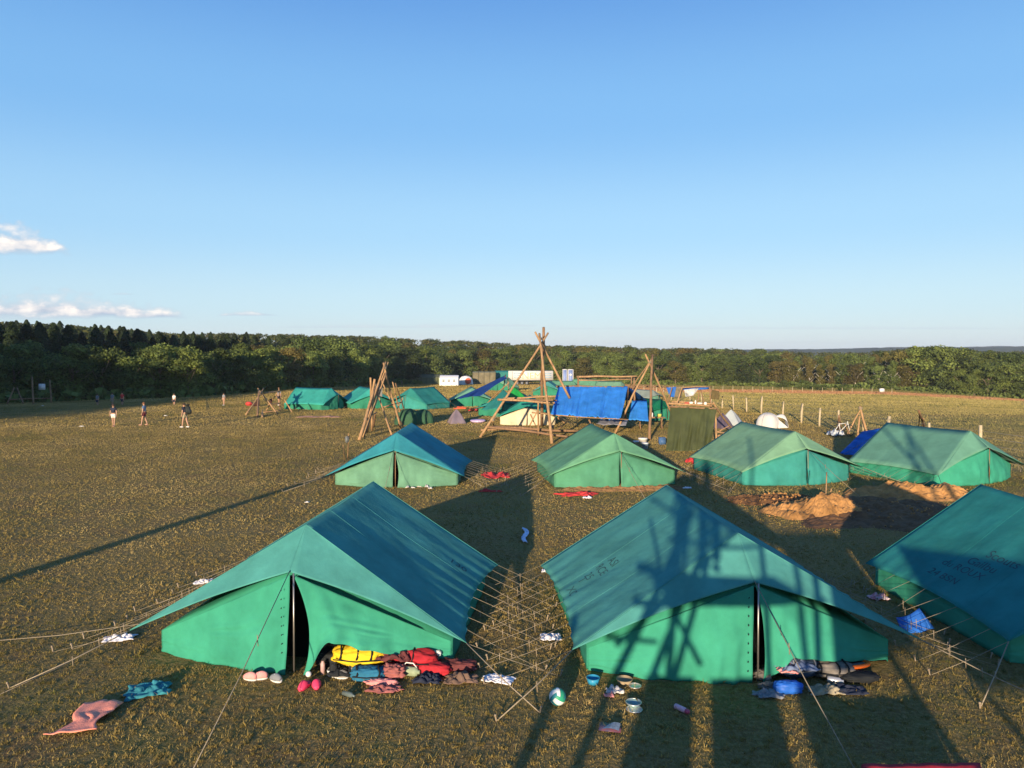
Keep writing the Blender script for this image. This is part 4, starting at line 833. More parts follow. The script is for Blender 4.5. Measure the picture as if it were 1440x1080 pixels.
# climbing frame in the shade of the wood with a pale board
frame('shaded_goal',(45,565,74),'dim pole structure in the shade at the foot of the left wood','pole frame',[((10,568,74),(20,545,75),.10,'d'),((33,568,74),(24,545,75),.10,'d'),((47,568,74),(45,530,75),.12,'d'),((72,566,74),(70,534,75),.10,'d'),((12,562,74),(74,560,75),.08,'d')])
bm=bmesh.new(); box(bm,(0,0,0),(.65,.06,.60),bev=.02); tag(mk('board',bm,mat('dim_white_board',(.6,.6,.6),.7),loc=D(59,544,73.5)),'pale square board hung in the shade before the wood','board')
# bushes in the far strip
for i,(px,py,r) in enumerate(((1101,543,2.2),(1131,545,2.4),(1147,546,1.6),(1158,547,1.4),(1187,548,1.7))):
    g=G(px,py+1); t=empty('bush',(g.x,g.y,zt(g.x,g.y)-.3),i,['dark round bush','widest dark bush','small bush','smallest bush','dark bush nearest the wood corner'][i]+' growing in the brown grass strip','bush'); t.scale=(r*1.2,r*1.2,r*.8)
    o=bpy.data.objects.new('foliage',CR[('broad','mid')][i%3]); link(o,t); o.location=(0,0,-.15)
bm=bmesh.new(); box(bm,(0,0,.6),(.9,.6,.7),bev=.1); g=G(1240,552); tag(mk('hay_box',bm,white,loc=(g.x,g.y,zt(g.x,g.y))),'small white block at the corner of the wood beyond the paddock','box')
# ------------------------------------------------------------ dug earth between the tents
EARTH=[]
def earth(name,pts,m,label,h,seed,hole=False):
    """an oval mound of lumpy earth given by ground centre, half sizes, turn"""
    (cx,cy),(rx,ry),rz=pts; n=70; bm=bmesh.new(); rows_=[]
    for i in range(n+1):
        row=[]
        for j in range(n+1):
            u=i/n*2-1; v=j/n*2-1; x=u*rx*1.15; y=v*ry*1.15; d=math.hypot(u*1.15,v*1.15)
            d+=.30*nz(u*2+seed,v*2,seed)
            k=max(0,1-d); e=k**.8
            z=h*e*(1+.7*nz(u*3,v*3,seed+4))+(.16*abs(nz(u*7,v*7,seed))+.10*abs(nz(u*17,v*17,seed)))*min(1,k*5)-.03
            row.append(bm.verts.new((x,y,z)))
        rows_.append(row)
    for i in range(n):
        for j in range(n): bm.faces.new((rows_[i][j],rows_[i+1][j],rows_[i+1][j+1],rows_[i][j+1]))
    o=mk(name,bm,m,loc=(cx,cy,0),rot=(0,0,R(rz)),smooth=False); tag(o,label,'earth heap'); EARTH.append((cx,cy,R(rz),rx,ry)); return o
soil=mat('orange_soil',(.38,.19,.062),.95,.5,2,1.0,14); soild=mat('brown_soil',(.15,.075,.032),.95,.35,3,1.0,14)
g=G(1160,722); earth('earth_heap',((g.x,g.y+.2),(1.75,1.3),10),soil,'sunlit orange heap of dug earth with a stick standing in it',.48,2)
g=G(1285,697); earth('earth_heap',((g.x,g.y),(2.6,1.3),5),soil,'low orange earth heap behind, nearer the right second row tent',.42,5)
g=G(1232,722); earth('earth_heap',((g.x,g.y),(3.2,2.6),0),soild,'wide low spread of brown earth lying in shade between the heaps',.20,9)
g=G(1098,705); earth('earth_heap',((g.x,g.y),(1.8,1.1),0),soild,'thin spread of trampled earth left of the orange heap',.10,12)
g=G(830,690); earth('bare_patch',((g.x+1.1,g.y+.4),(2.6,.7),4),mat('bare_ground',(.20,.115,.05),.95,.3,3,1,14),'worn bare patch of ground before the mint green tent',.035,15)
frame('digging_stick',(1161,712),'thin upright stick planted in the orange earth heap','stick',[((1161,718),(1162.5,664,24),.03)])
frame('short_stick',(1158,708),'short stick leaning beside the upright one on the heap','stick',[((1160,716,23),(1159,698,23.5),.035,'d'),((1167,700,24),(1169,687,24),.03)])
def clods():
    bm=bmesh.new(); r=random.Random(4)
    for (cx,cy,rx,ry) in [(e[0],e[1],e[3],e[4]) for e in EARTH[:4]]:
        for k in range(170):
            a=r.uniform(0,2*PI); d=r.uniform(.25,1.25); s=r.uniform(.012,.038)*(1.3-d*.5); p=Vector((cx+math.cos(a)*rx*d,cy+math.sin(a)*ry*d,.02+max(0,.28*(1-d))+s*.2))
            g_=bmesh.ops.create_icosphere(bm,subdivisions=1,radius=s,matrix=Matrix.Translation(p))
            for v in g_['verts']: v.co+=Vector((r.uniform(-1,1),r.uniform(-1,1),r.uniform(-1,.6)))*s*.35
    o=mk('soil_clods',bm,soil,smooth=False); tag(o,'loose clods of orange soil scattered round the earth heaps','soil',kind='stuff')
clods()
# ------------------------------------------------------------ clothes and gear on the grass
coral=mat('coral_towel',(.98,.33,.22),.9,.08,20,.4,60); tealc=mat('teal_cloth',(.03,.20,.24),.85,.15); wht=mat('white_towel',(.72,.70,.72),.9,.08,8,.3,40); pinkt=mat('pink_towel',(.75,.30,.27),.9,.1,20)
# coral towel: a tapering piece of cloth
g=G(125,1016)
c1,c2,c3,c4=G(174,993)-g,G(126,991)-g,G(74,1040)-g,G(124,1034)-g
bm=bmesh.new(); patch(bm,[c1,c4,c3,c2],26,14,lambda u,v:Vector((.16*nz(v*1.5,u*2.5,1),.12*nz(u*2.5,v*1.5,7)-.10*math.sin(PI*u)*v,.055+.05*abs(nz(u*2,v*2.5+u,2))+.012*abs(nz(u*8,v*3+u*4,4)))))
tag(mk('towel',bm,coral,loc=g,solid=.01),'coral pink towel spread on the grass at lower left','towel')
crumple('shorts',210,973,.56,.48,.10,tealc,'crumpled dark teal cloth lying beside the coral towel','cloth',seed=5,rz=20)
crumple('towel',168,899,.50,.24,.07,wht,'white cloth on the grass left of the large near tent','cloth',seed=6,rz=12)
crumple('towel',287,820,.40,.2,.08,wht,'white cloth hanging on the left guy ropes of the near left tent','cloth',seed=7,rz=20)
crumple('shirt',702,957,.46,.28,.07,wht,'white shirt with grey folds lying between the two near tents, nearest','cloth',seed=8,rz=-18)
crumple('towel',775,898,.36,.26,.07,wht,'white cloth under the crossing guy ropes of the near tents','cloth',seed=9)
crumple('towel',770,804,.26,.26,.09,wht,'small white bundle at the back corner of the middle near tent','cloth',seed=10)
g=G(738,755)
bm=bmesh.new(); patch(bm,[G(734,746)-g,G(737,765)-g,G(743,766)-g,G(740,746)-g],14,5,lambda u,v:Vector((.06*math.sin(u*6),0,.05+.10*abs(nz(u*5,v*3,2)))))
tag(mk('towel',bm,mat('pale_blue_towel',(.62,.66,.80),.9),loc=g,solid=.01),'narrow white cloth lying alone in the tent shadow at centre','cloth')
crumple('towel',816,696,1.3,.5,.10,redc,'bright red cloth strewn on the grass before the mint green tent','cloth',seed=12,jag=.9)
crumple('towel',826,701,.3,.15,.1,wht,'small white scrap beside the bright red cloth','cloth',seed=13,q=10)
crumple('towel',697,670,1.0,.8,.18,redc,'red cloth under the ropes right of the left second row tent','cloth',seed=14,jag=.8)
crumple('towel',690,692,.9,.10,.1,redc,'thin red strip lying at the edge of the long tent shadow','cloth',seed=15,q=12)
crumple('towel',985,652,.9,.7,.3,redc,'red cloth under the ropes left of the pale sage tent','cloth',seed=16,jag=.7)
crumple('towel',966,687,.30,.12,.06,wht,'small white cloth in the shadow behind the middle near tent','cloth',seed=17,q=10)
crumple('towel',1236,842,.36,.26,.10,mat('red_white_cloth',(.7,.05,.06),.8,.1,5,col2=(.75,.72,.72)),'red and white cloth under the ropes of the right near tent','cloth',seed=18)
for i,(px,py) in enumerate(((573,686),(581,686.5),(590,685),(600,685.5),(605,687.5))):
    crumple('small_shoe',px,py,.16,.10,.10,mat('pink_white',(.7,.55,.5),.8) if i==2 else whitec,['leftmost small white shoe','second small white shoe','small pink shoe in the middle','fourth small white shoe','rightmost small white shoe'][i]+' in the row before the faded tent','shoe',seed=20+i,q=6)
for i,(px,py,lab) in enumerate(((66,660,'first'),(432,707,'white scrap on the open grass left of the faded tent'),(520,688,'white scrap left of the faded tent door'),(855,686,'flat pale strip before the mint green tent'),(886,684,'tiny orange white scrap right of the flat pale strip'),(1290,690,'white scrap on the far earth heap'),(1315,686,'orange white scrap before the right second row tent'),(60,571,'white scrap far out on the field near the wood'),(115,600,'white scrap on the grass left of the walker'),(233,585,'white scrap on the grass right of the walkers'))):
    if i==0: continue
    crumple('paper_scrap',px,py,.3 if py<650 else .14,.12,.06,whitec,lab,'scrap',seed=40+i,q=5)
# blue pop-up seat by the right near tent
g=G(1283,887); bs=empty('folding_seat',g,R(10),'small blue folding seat under the ropes of the right near tent','seat'); blu=mat('royal_blue_nylon',(.02,.12,.45),.6)
bm=bmesh.new(); patch(bm,[(-.28,-.1,.02),(-.25,.1,.22),(.25,.16,.34),(.27,-.1,.05)],6,8,lambda u,v:(0,0,-.05*math.sin(PI*v))); mk('back',bm,blu,bs,solid=.02)
bm=bmesh.new(); patch(bm,[(.27,-.1,.05),(.25,.16,.34),(.40,.1,.12),(.40,-.05,.03)],4,4); mk('side',bm,blu,bs,solid=.02)
# clogs and shoes
def clog(px,py,m,label,rz=0,L=.24,slip=True,z=0,cat='shoe'):
    g=G(px,py); t=empty('clog' if slip else 'trainer',(g.x,g.y,z),R(rz),label,cat); bm=bmesh.new()
    n=16; 
    def ring(s,zz,k=1): return [bm.verts.new((math.cos(a)*L*.21*s*(1-.18*math.sin(a)),math.sin(a)*L*.5*s*k,zz)) for a in [2*PI*i/n for i in range(n)]]
    rs=[ring(.9,.0),ring(1,.012),ring(1,.04),ring(.9,.045),ring(.75,.03)]
    for a,b in zip(rs,rs[1:]):
        for i in range(n): bm.faces.new((a[i],a[(i+1)%n],b[(i+1)%n],b[i]))
    bm.faces.new(rs[-1]); bm.faces.new(rs[0][::-1]); mk('sole',bm,m if slip else white,t)
    bm=bmesh.new(); 
    top=9 if slip else 9; y0=(.0 if slip else -.02)
    g_=[]
    for i in range(9):
        f=i/8; y=L*(y0+.48*f) if slip else L*(-.48+.96*f); w=L*.22*math.sqrt(max(.02,1-(y/(L*.52))**2)); hh=(.085 if slip else .10)*(1-.55*f**2 if slip else (1-.5*max(0,f-.35)))
        g_.append([bm.verts.new((math.cos(a)*w,y,.03+math.sin(a)*hh*math.sqrt(max(.05,1-(y/(L*.53))**2)))) for a in np.linspace(0,PI,9)])
    for i in range(8):
        for k in range(8): bm.faces.new((g_[i][k],g_[i+1][k],g_[i+1][k+1],g_[i][k+1]))
    mk('upper',bm,m,t,solid=.006)
    if not slip:
        for k in range(3): bm=bmesh.new(); tube(bm,[(-.025,L*(.02+.08*k),.115-.012*k),(.025,L*(.04+.08*k),.115-.012*k)],.005,4); mk('lace',bm,white,t)
    return t
pk=mat('hot_pink_rubber',(.85,.06,.14),.5,.05)
clog(428,967,pk,'hot pink clog, the left one of the pair by the tent door',170,L=.31); clog(445,965,pk,'hot pink clog, the right one of the pair by the tent door',-165,L=.31)
clog(352,956,pinkt,'dusty pink shoe at the foot of the near left tent wall',75,slip=False); clog(366,955,pinkt,'second dusty pink shoe, right of its twin by the wall',100,slip=False)
clog(388,958,grey,'grey shoe against the near left tent wall',60,slip=False)
gs=mat('grey_trainer',(.22,.21,.19),.8,.3,30)
clog(478,953,gs,'grey trainer before the yellow bag, front one',80,L=.29,slip=False); clog(474,944,gs,'grey trainer half behind the front one',100,L=.29,slip=False); clog(495,949,gs,'third grey trainer pointing at the blue bag',60,L=.28,slip=False)
bm=bmesh.new(); bmesh.ops.create_uvsphere(bm,u_segments=16,v_segments=10,radius=.045); g=G(434,952); tag(mk('small_ball',bm,white,loc=(g.x,g.y,.045)),'small white ball at the foot of the tent pole','ball')
# bags and luggage ---------------------------------------------------
def bag(name,px,py,s,m,label,cat='bag',rz=0,z=0,straps=None,seed=0,n=2.6,sag=.06,tilt=0):
    g=G(px,py); s=(s[0]*1.12,s[1]*1.05,s[2]*1.18); t=empty(name,(g.x,g.y-.20,z),R(rz),label,cat); t.rotation_euler=(0,R(tilt),R(rz)); bm=bmesh.new()
    bmesh.ops.create_uvsphere(bm,u_segments=44,v_segments=28,radius=1)
    for v in bm.verts:
        c=v.co.copy(); f=lambda a:math.copysign(abs(a)**(2/n),a); c=Vector((f(c.x),f(c.y),f(c.z)))
        k=1+sag*2.6*nz(c.x*2.2+seed,c.y*2.2,c.z*2.2+seed)+sag*1.5*nz(c.x*5,c.y*5+seed,c.z*5)-sag*2.2*max(0,.25-abs(nz(c.x*3.2+seed,c.y*3.2,c.z*3.2)))*2+sag*.5*nz(c.x*14,c.y*14,c.z*14+seed); v.co=Vector((c.x*s[0]/2*k,c.y*s[1]/2*k,s[2]/2+c.z*s[2]/2*k))
    mk('shell',bm,m,t)
    if straps:
        for x in straps[1]:
            bm=bmesh.new(); pts=[]
            for i in range(13):
                a=PI*i/12; pts.append((x*s[0]+.02*math.sin(a*3),-math.cos(a)*s[1]*.53*-1,s[2]*.5+math.sin(a)*s[2]*.53))
            tube(bm,pts,.014,5); mk('strap',bm,straps[0],t)
        bm=bmesh.new(); tube(bm,[(-s[0]*.42,-s[1]*.50,s[2]*.5),(0,-s[1]*.54,s[2]*.42),(s[0]*.42,-s[1]*.50,s[2]*.5)],.010,5); mk('zip',bm,straps[0],t)
    return t
yel=mat('yellow_nylon',(.70,.48,.02),.85,.2,6,.3,12); cream=mat('cream_fabric',(.78,.70,.52),.85,.08,8,.4,14); blub=mat('petrol_blue_nylon',(.02,.14,.24),.85,.2); redn=mat('red_nylon',(.38,.02,.03),.9,.25,6); maroon=mat('maroon_cloth',(.13,.035,.035),.85,.3,5); sage=mat('sage_bottle_cover',(.30,.36,.22),.6)
bag('duffel_bag',510,935,(.78,.42,.26),yel,'yellow duffel bag with dark straps under the lifted flap',straps=(dark,(-.30,0,.25)),z=.10,rz=-3)
bag('pillow',516,905,(.36,.22,.15),cream,'cream cushion lying on top of the yellow bag',z=.36,n=4,seed=3,rz=-8)
bag('roll_mat',521,948,(.46,.24,.17),blub,'rolled blue bag in front of the yellow one',n=3.5,straps=(dark,(-.3,.35)),seed=4)
bag('rucksack',580,932,(.80,.38,.26),redn,'bright red rucksack lying under the tent flap right of the yellow bag',straps=(dark,(-.35,.1)),rz=-14,seed=6,z=.02)
bag('bag',612,940,(.5,.26,.16),redn,'smaller red bag end sticking out toward the tent corner',rz=-20,seed=8)
bag('clothes_bag',556,946,(.34,.26,.18),mat('dusty_red_cloth',(.30,.10,.09),.9,.3,6),'dusty red cloth bundle between blue roll and green flask',seed=9,sag=.14)
bag('dark_bundle',645,935,(.55,.30,.14),maroon,'maroon bundle at the right corner of the near left tent',seed=10,sag=.12,rz=-8)
bag('blanket_roll',540,955,(.42,.16,.07),pinkt,'flat dull pink cloth on the grass under the blue roll',seed=12,sag=.15)
g=G(576,950); fl=empty('flask',(g.x,g.y,.07),R(-15),'sage green flask bag lying in front of the red rucksack','flask'); bm=bmesh.new(); lathe(bm,[(0,0),(.06,.005),(.072,.03),(.072,.26),(.06,.30),(.03,.31),(.03,.34),(0,.34)],18); mk('shell',bm,sage,fl,loc=(-.17,0,0),rot=(0,R(90),0)); bm=bmesh.new(); tube(bm,[(-.12,0,.07),(-.05,.0,.13),(.06,0,.13),(.12,0,.07)],.010,5); mk('handle',bm,white,fl)
bag('white_pouch',617,930,(.12,.1,.08),white,'little white pouch on the red bags',z=.17,seed=2)
bm=bmesh.new(); lathe(bm,[(.0,0),(.035,0),(.035,.17),(.02,.19),(.02,.21),(0,.21)],14); g=G(454,948); tag(mk('water_bottle',bm,mat('pinkish_bottle',(.5,.32,.30),.4),loc=(g.x,g.y,0)),'pinkish upright bottle in the doorway of the near left tent','bottle')
bm=bmesh.new(); lathe(bm,[(.04,0),(.045,.10),(.035,.10),(.03,.02)],14); g=G(464,951); tag(mk('cup',bm,white,loc=(g.x,g.y,0)),'white cup standing left of the grey trainers','cup')
bm=bmesh.new(); lathe(bm,[(.0,0),(.035,0),(.037,.15),(.015,.19),(.015,.22),(0,.22)],12); g=G(483,978); tag(mk('clear_bottle',bm,mat('clear_plastic',(.12,.15,.14),.2),loc=(g.x,g.y,.04),rot=(0,R(90),R(-30))),'clear plastic bottle lying on the grass below the trainers','bottle')
bag('dark_bag',470,928,(.45,.4,.22),dark,'black bag just inside the doorway of the near left tent',seed=14)
# at the middle near tent
for (px,py,w_,d_,h_,m_,lb,sd_,zz) in ((560,935,.5,.3,.16,maroon,'crumpled maroon jacket on the gear right of the yellow bag',51,.20),(604,948,.4,.25,.12,navy,'dark crumpled clothes under the red bags',52,.0),(486,940,.4,.3,.14,dark,'black crumpled jacket left of the yellow bag',53,.04),(545,960,.5,.2,.07,mat('dusty_red_cloth',(.30,.10,.09),.9,.3,6),'dusty red clothes trailing onto the grass by the blue roll',54,.0),(648,948,.5,.3,.12,mat('brown_cloth',(.16,.10,.07),.9,.3),'brown cloth at the corner of the near left tent',55,.02),(1072,968,.4,.2,.09,grey,'grey crumpled clothes left of the blue sleeping bag',56,.0),(1108,950,.5,.3,.16,mat('slate_blue_cloth',(.14,.18,.28),.8),'slate blue crumpled trousers on the navy rucksack',57,.22),(1150,962,.5,.25,.12,khaki,'khaki crumpled clothes right of the blue sleeping bag',58,.0),(1182,962,.5,.25,.09,navy,'dark crumpled clothes under the orange ring',59,.0)):
    gg=G(px,py); crumple('clothes',px,py,w_,d_,h_,m_,lb,'clothes',seed=sd_,z0=zz,base=Vector((gg.x,gg.y-.26,0)),jag=.5)
nav=mat('navy_nylon',(.03,.055,.10),.85,.4,5); gry=mat('grey_brown_nylon',(.17,.15,.13),.7,.35,6)
bag('rucksack',1112,944,(.62,.40,.30),nav,'navy rucksack with pale straps at the door of the middle near tent',straps=(grey,(-.2,.28)),seed=21,rz=5,z=.02)
crumple('towel',1088,934,.26,.30,.07,pinkt,'pink towel draped over the navy rucksack','towel',seed=22,base=Vector((G(1090,944).x,G(1088,944).y-.46,.22)))
bag('sleeping_bag',1101,966,(.38,.17,.15),mat('bright_blue_nylon',(.02,.12,.50),.5),'bright blue rolled sleeping bag lying in front of the navy rucksack',seed=23,n=3)
bag('grey_bag',1160,944,(.60,.34,.22),gry,'grey brown bag with straps right of the navy rucksack',straps=(dark,(-.3,.1,.3)),seed=24,rz=-5)
bag('jacket',1130,925,(.45,.25,.20),mat('slate_blue_cloth',(.14,.18,.28),.8),'slate blue jacket stuffed behind the navy rucksack',seed=25,z=.14,sag=.14)
bag('small_sack',1066,948,(.22,.2,.13),gry,'small grey sack beside the tent door edge',seed=26,sag=.14)
g=G(1197,945); og=mat('orange_plastic',(.90,.17,.02),.4,.05); fr=empty('swim_ring',(g.x,g.y,.12),0,'flat orange ring lying on the dark bag at the tent corner','ring'); fr.rotation_euler=(R(-10),R(-6),0)
bm=bmesh.new(); pts=[(math.cos(a)*.26,math.sin(a)*.17,0) for a in np.linspace(0,2*PI,33)]; tube(bm,pts,.032,8,cap=False); mk('rim',bm,og,fr)
bm=bmesh.new(); lathe(bm,[(0,0),(.22,0),(.22,.01),(0,.012)],20); o=mk('inner_cloth',bm,gry,fr); o.scale=(1,.65,1)
bag('dark_bag',1198,950,(.55,.28,.12),dark,'dark flat bag beneath the orange ring',seed=28)
bm=bmesh.new(); lathe(bm,[(0,0),(.05,0),(.055,.02),(.055,.17),(.03,.20),(.03,.23),(0,.23)],16); g=G(1163,960); tag(mk('flask',bm,mat('steel',(.6,.58,.55),.3,.05,5,metal=.6),loc=(g.x,g.y,.055),rot=(0,R(90),R(-25))),'shiny steel flask lying before the grey brown bag','flask')
bag('sock_bundle',1075,960,(.3,.12,.08),gry,'grey sock bundle left of the blue sleeping bag',seed=29,sag=.15)
# volleyball with white, green and blue panels
g=G(784,992); vb=empty('volleyball',(g.x,g.y,.125),0,'green and white volleyball on the grass between the near tents','ball'); vb.rotation_euler=(R(25),R(30),R(20))
bm=bmesh.new(); bmesh.ops.create_cube(bm,size=2); bmesh.ops.subdivide_edges(bm,edges=bm.edges[:],cuts=8,use_grid_fill=True)
for f in bm.faces:
    c=f.calc_center_median(); ax=max(range(3),key=lambda i:abs(c[i])); o_=c[(ax+1)%3]; k=0 if abs(o_)<.34 else (1 if o_>0 else 2); f.material_index=k if ax!=2 else (k+1)%3
for v in bm.verts: v.co=v.co.normalized()*.12
mk('panels',bm,[mat('ball_white',(.75,.75,.70),.5,.04),mat('ball_green',(.03,.30,.17),.5,.05),mat('ball_teal',(.03,.22,.25),.5,.05)],vb)
bm=bmesh.new()
for ax in range(3):
    for s in (-.34,.34):
        pts=[]
        for a in np.linspace(-PI/4,PI/4,9):
            for sg in (1,):
                p=[0,0,0]; p[ax]=math.cos(a); p[(ax+1)%3]=s*math.cos(a); p[(ax+2)%3]=math.sin(a); pts.append(Vector(p).normalized()*.1205)
        tube(bm,pts,.0022,4)
mk('stitching',bm,dark,vb)
def dish(name,px,py,r,h,m,label,m2=None,cat='dish'):
    g=G(px,py); t=empty(name,(g.x,g.y,0),0,label,cat); bm=bmesh.new(); lathe(bm,[(0,.01),(r*.7,.01),(r*.95,h),(r,h),(r*.78,0.0),(0,0)],22); mk('shell',bm,m,t)
    bm=bmesh.new(); pts=[(math.cos(a)*r,math.sin(a)*r,h) for a in np.linspace(0,2*PI,25)]; tube(bm,pts,.006,5,cap=False); mk('rim',bm,m2 or m,t); return t
dish('bowl',834,961,.10,.09,mat('sky_blue_plastic',(.03,.25,.42),.4),'sky blue plastic bowl at the left foot of the middle tent')
dish('hat',878,961,.12,.07,mat('tan_straw',(.33,.25,.15),.9),'round tan hat lying by the wall of the middle tent',cat='hat')
dish('plate',893,966,.09,.02,mat('steel',(.6,.58,.55),.3),'dim steel plate right of the tan hat',cat='plate')
dish('mess_tin',891,992,.11,.05,mat('pale_teal_tin',(.25,.38,.36),.35,metal=.3),'round teal tin on the grass below the middle tent',mat('steel',(.6,.58,.55),.3)); dish('tin_lid',892,999,.11,.02,mat('steel',(.6,.58,.55),.3),'steel lid lying against the round teal tin',cat='lid')
crumple('socks',864,974,.24,.16,.10,mat('grey_white_sock',(.35,.33,.32),.9,.3,12,col2=(.7,.65,.6)),'grey and white socks near the tan hat','socks',seed=33,q=14)
crumple('socks',857,980,.14,.10,.07,pinkt,'small pale pink sock below the grey socks','sock',seed=34,q=10)
g=G(858,1026); bo=empty('magazine',(g.x,g.y,0),R(-12),'dark blue and red printed magazine lying open on the grass','magazine')
bm=bmesh.new(); box(bm,(0,0,.03),(.29,.21,.02),bev=.004); mk('cover',bm,mat('dark_print',(.04,.06,.12),.35,.4,9,col2=(.20,.06,.07)),bo); bm=bmesh.new(); patch(bm,[(-.10,-.09,.045),(.12,-.10,.047),(.13,.08,.06),(-.02,.05,.05)],4,4,lambda u,v:(0,0,.02*math.sin(PI*u))); mk('page',bm,mat('page_print',(.25,.30,.34),.5,.4,20),bo)
g=G(959,1001); wb=empty('drinking_bottle',(g.x,g.y,.04),R(-52),'pink drinking bottle lying in the shade below the middle tent','bottle')
bm=bmesh.new(); lathe(bm,[(0,0),(.036,.004),(.038,.02),(.038,.17),(.03,.185)],16); mk('shell',bm,mat('pale_pink_plastic',(.75,.42,.50),.4),wb,loc=(-.12,0,0),rot=(0,R(90),0)); bm=bmesh.new(); lathe(bm,[(.032,0),(.034,.045),(.014,.06),(0,.06)],14); mk('cap',bm,mat('dark_pink_plastic',(.50,.08,.14),.4),wb,loc=(.068,0,0),rot=(0,R(90),0))
# red canvas top of something right under the tower, cut by the lower edge
rc=sheet('red_canopy',[G(1212,1075,.35),G(1195,1150,.2),G(1400,1150,.2),G(1378,1073,.35)],mat('red_canvas',(.40,.02,.03),.8),nu=12,nv=24,amp=.05,solid=.01); tag(rc,'red canvas cut off by the lower edge of the photo','canvas')
# long single guy lines from the near left tent
def line(a,b,label):
    bm=bmesh.new(); tube(bm,[a,a.lerp(b,.5)-Vector((0,0,.04)),b],.006,5); tag(mk('rope_line',bm,rope),label,'rope')
line(G(200,877,.5),G(-30,903),'long rope running left from the near left tent, the upper one'); line(G(165,895,.12),G(-30,990),'long rope running left from the near left tent, the lower one')
# ------------------------------------------------------------ lookout tower the picture is taken from (behind the camera)
tw=empty('lookout_tower',(0,-1.2,0),0,'lookout tower of lashed poles that the picture is taken from','tower')
def tp(a,b,r,m=wood): pole('pole',Vector(a)-Vector((0,-1.2,0)),Vector(b)-Vector((0,-1.2,0)),r,m,tw,bend=.008)
# platform of planks
for k in range(9):
    bm=bmesh.new(); box(bm,(-.15,-.9+.21*k+.0,3.30),(2.1,.19,.05)); o=mk('plank',bm,wood,tw); o.location=(0,-.35,0)
tp((-1.25,-.35,3.2),(.95,-.35,3.2),.08); tp((-1.25,-2.3,3.2),(.95,-2.3,3.2),.08)
tp((-2.3,-.6,0),(-.55,-.8,3.9),.10); tp((-1.75,-1.0,0),(-.15,-1.0,4.0),.09); tp((-1.05,-.5,0),(-.05,-.6,3.6),.08)
tp((-1.3,-.8,2.92),(1.7,-.8,2.95),.07); tp((-1.75,-.8,2.35),(-.9,-.8,2.33),.06); tp((1.55,-.8,0),(1.65,-.7,6.1),.09); tp((1.2,-1.9,0),(.95,-1.8,4.4),.08); tp((-1.2,-2.1,0),(-.8,-1.9,4.9),.09)
tp((-1.2,-.35,4.25),(-.9,-2.2,4.25),.05); tp((-1.1,-2.1,4.3),(1.0,-2.1,4.3),.05); tp((1.0,-.5,0),(.72,-.6,4.35),.07)
tp((-1.5,-.6,2.2),(.6,-.9,4.3),.06); tp((-.2,-.7,2.0),(-1.3,-.9,4.0),.06); tp((-.9,-1,3.75),(.9,-1,3.8),.05); tp((3.9,-1,0),(3.9,-1,3.4),.07); tp((8.6,-1,0),(8.6,-1,3.4),.07)  # rails and diagonals added to thicken the lattice shadow; posts for the added sheet
tp((-1.0,-.9,0),(-.95,-.9,1.9),.12); tp((-.7,-.9,0),(-.65,-.9,1.85),.12)
tp((3.2,-1,0),(2.6,-1,3.1),.08); tp((2.7,-2,0),(2.6,-1.5,4.2),.08); tp((-2.7,-1.5,0),(-2.4,-1.2,2.6),.14)
# unseen sheets added round the tower to cast the broad dark bands
tmat=mat('olive_tarpaulin',(.060,.070,.024)); 
for (x0,x1,z0,z1,lab) in ((-1.12,-.37,.0,1.86,'unseen olive sheet added at the tower foot to cast shade, left one'),(-.13,.85,.0,1.86,'unseen olive sheet added at the tower foot to cast shade, middle one'),(1.12,1.62,0,1.95,'unseen olive sheet added at the tower foot to cast shade, right one'),(1.75,3.4,1.95,3.2,'unseen olive sheet added high beside the tower to cast shade'),(3.9,8.6,1.75,3.35,'unseen long olive sheet added right of the tower to cast shade')):
    tag(sheet('groundsheet',[(x0,-1,z1),(x0,-1.05,z0),(x1,-1.05,z0),(x1,-1,z1)],tmat,nu=8,nv=8,amp=.06),lab,'tarpaulin')  # not tent floors: upright added sheets that only cast shade
person((0.02,-.32,3.33),0,1.78,'person on the tower taking the picture, both arms raised',navy,grey,.05,arms={'l':((-.28,.10,1.35),(-.08,.20,1.58)),'r':((.28,.10,1.35),(.08,.20,1.58))},trousers=True)
person((-.62,-.9,3.33),R(20),1.55,'second person standing on the tower platform',redc,navy,.06)
# taller tripod beside the tower, throwing the crossed shadow on the right second row tent
t2=empty('watch_tripod',(8,-1,0),0,'tall tripod standing right of the lookout tower','tripod')
for a,b in (((-1.4,0,0),(.25,0,6.9)),((1.5,.4,0),(-.9,0,7.4)),((0,-1.5,0),(.1,0,7.1))): pole('pole',a,b,.10,wood,t2,bend=.005)
t3=empty('flag_mast',(-15.6,-1,0),0,'bare pole mast standing left of the lookout tower','mast')
pole('pole',(0,0,0),(0.2,0,5.4),.20,wood,t3,bend=.004); pole('pole',(-.3,0,0),(0.1,0,4.9),.20,wood,t3,bend=.004); pole('crossbar',(-.5,0,4.9),(.8,0,5.0),.06,wood,t3)
# ------------------------------------------------------------ evening air
hb=bmesh.new(); box(hb,(0,1400,-100),(5200,5200,300)); 
hm=bpy.data.materials.new('air'); hm.use_nodes=True; hm.node_tree.nodes.clear(); vo=hm.node_tree.nodes.new('ShaderNodeVolumePrincipled'); ho=hm.node_tree.nodes.new('ShaderNodeOutputMaterial'); hm.node_tree.links.new(vo.outputs[0],ho.inputs['Volume'])
vo.inputs['Color'].default_value=(.75,.85,1,1); vo.inputs['Density'].default_value=.00014
hz_=mk('haze',hb,hm,smooth=False); hz_['kind']='stuff'; hz_['label']='thin evening air over the fields'
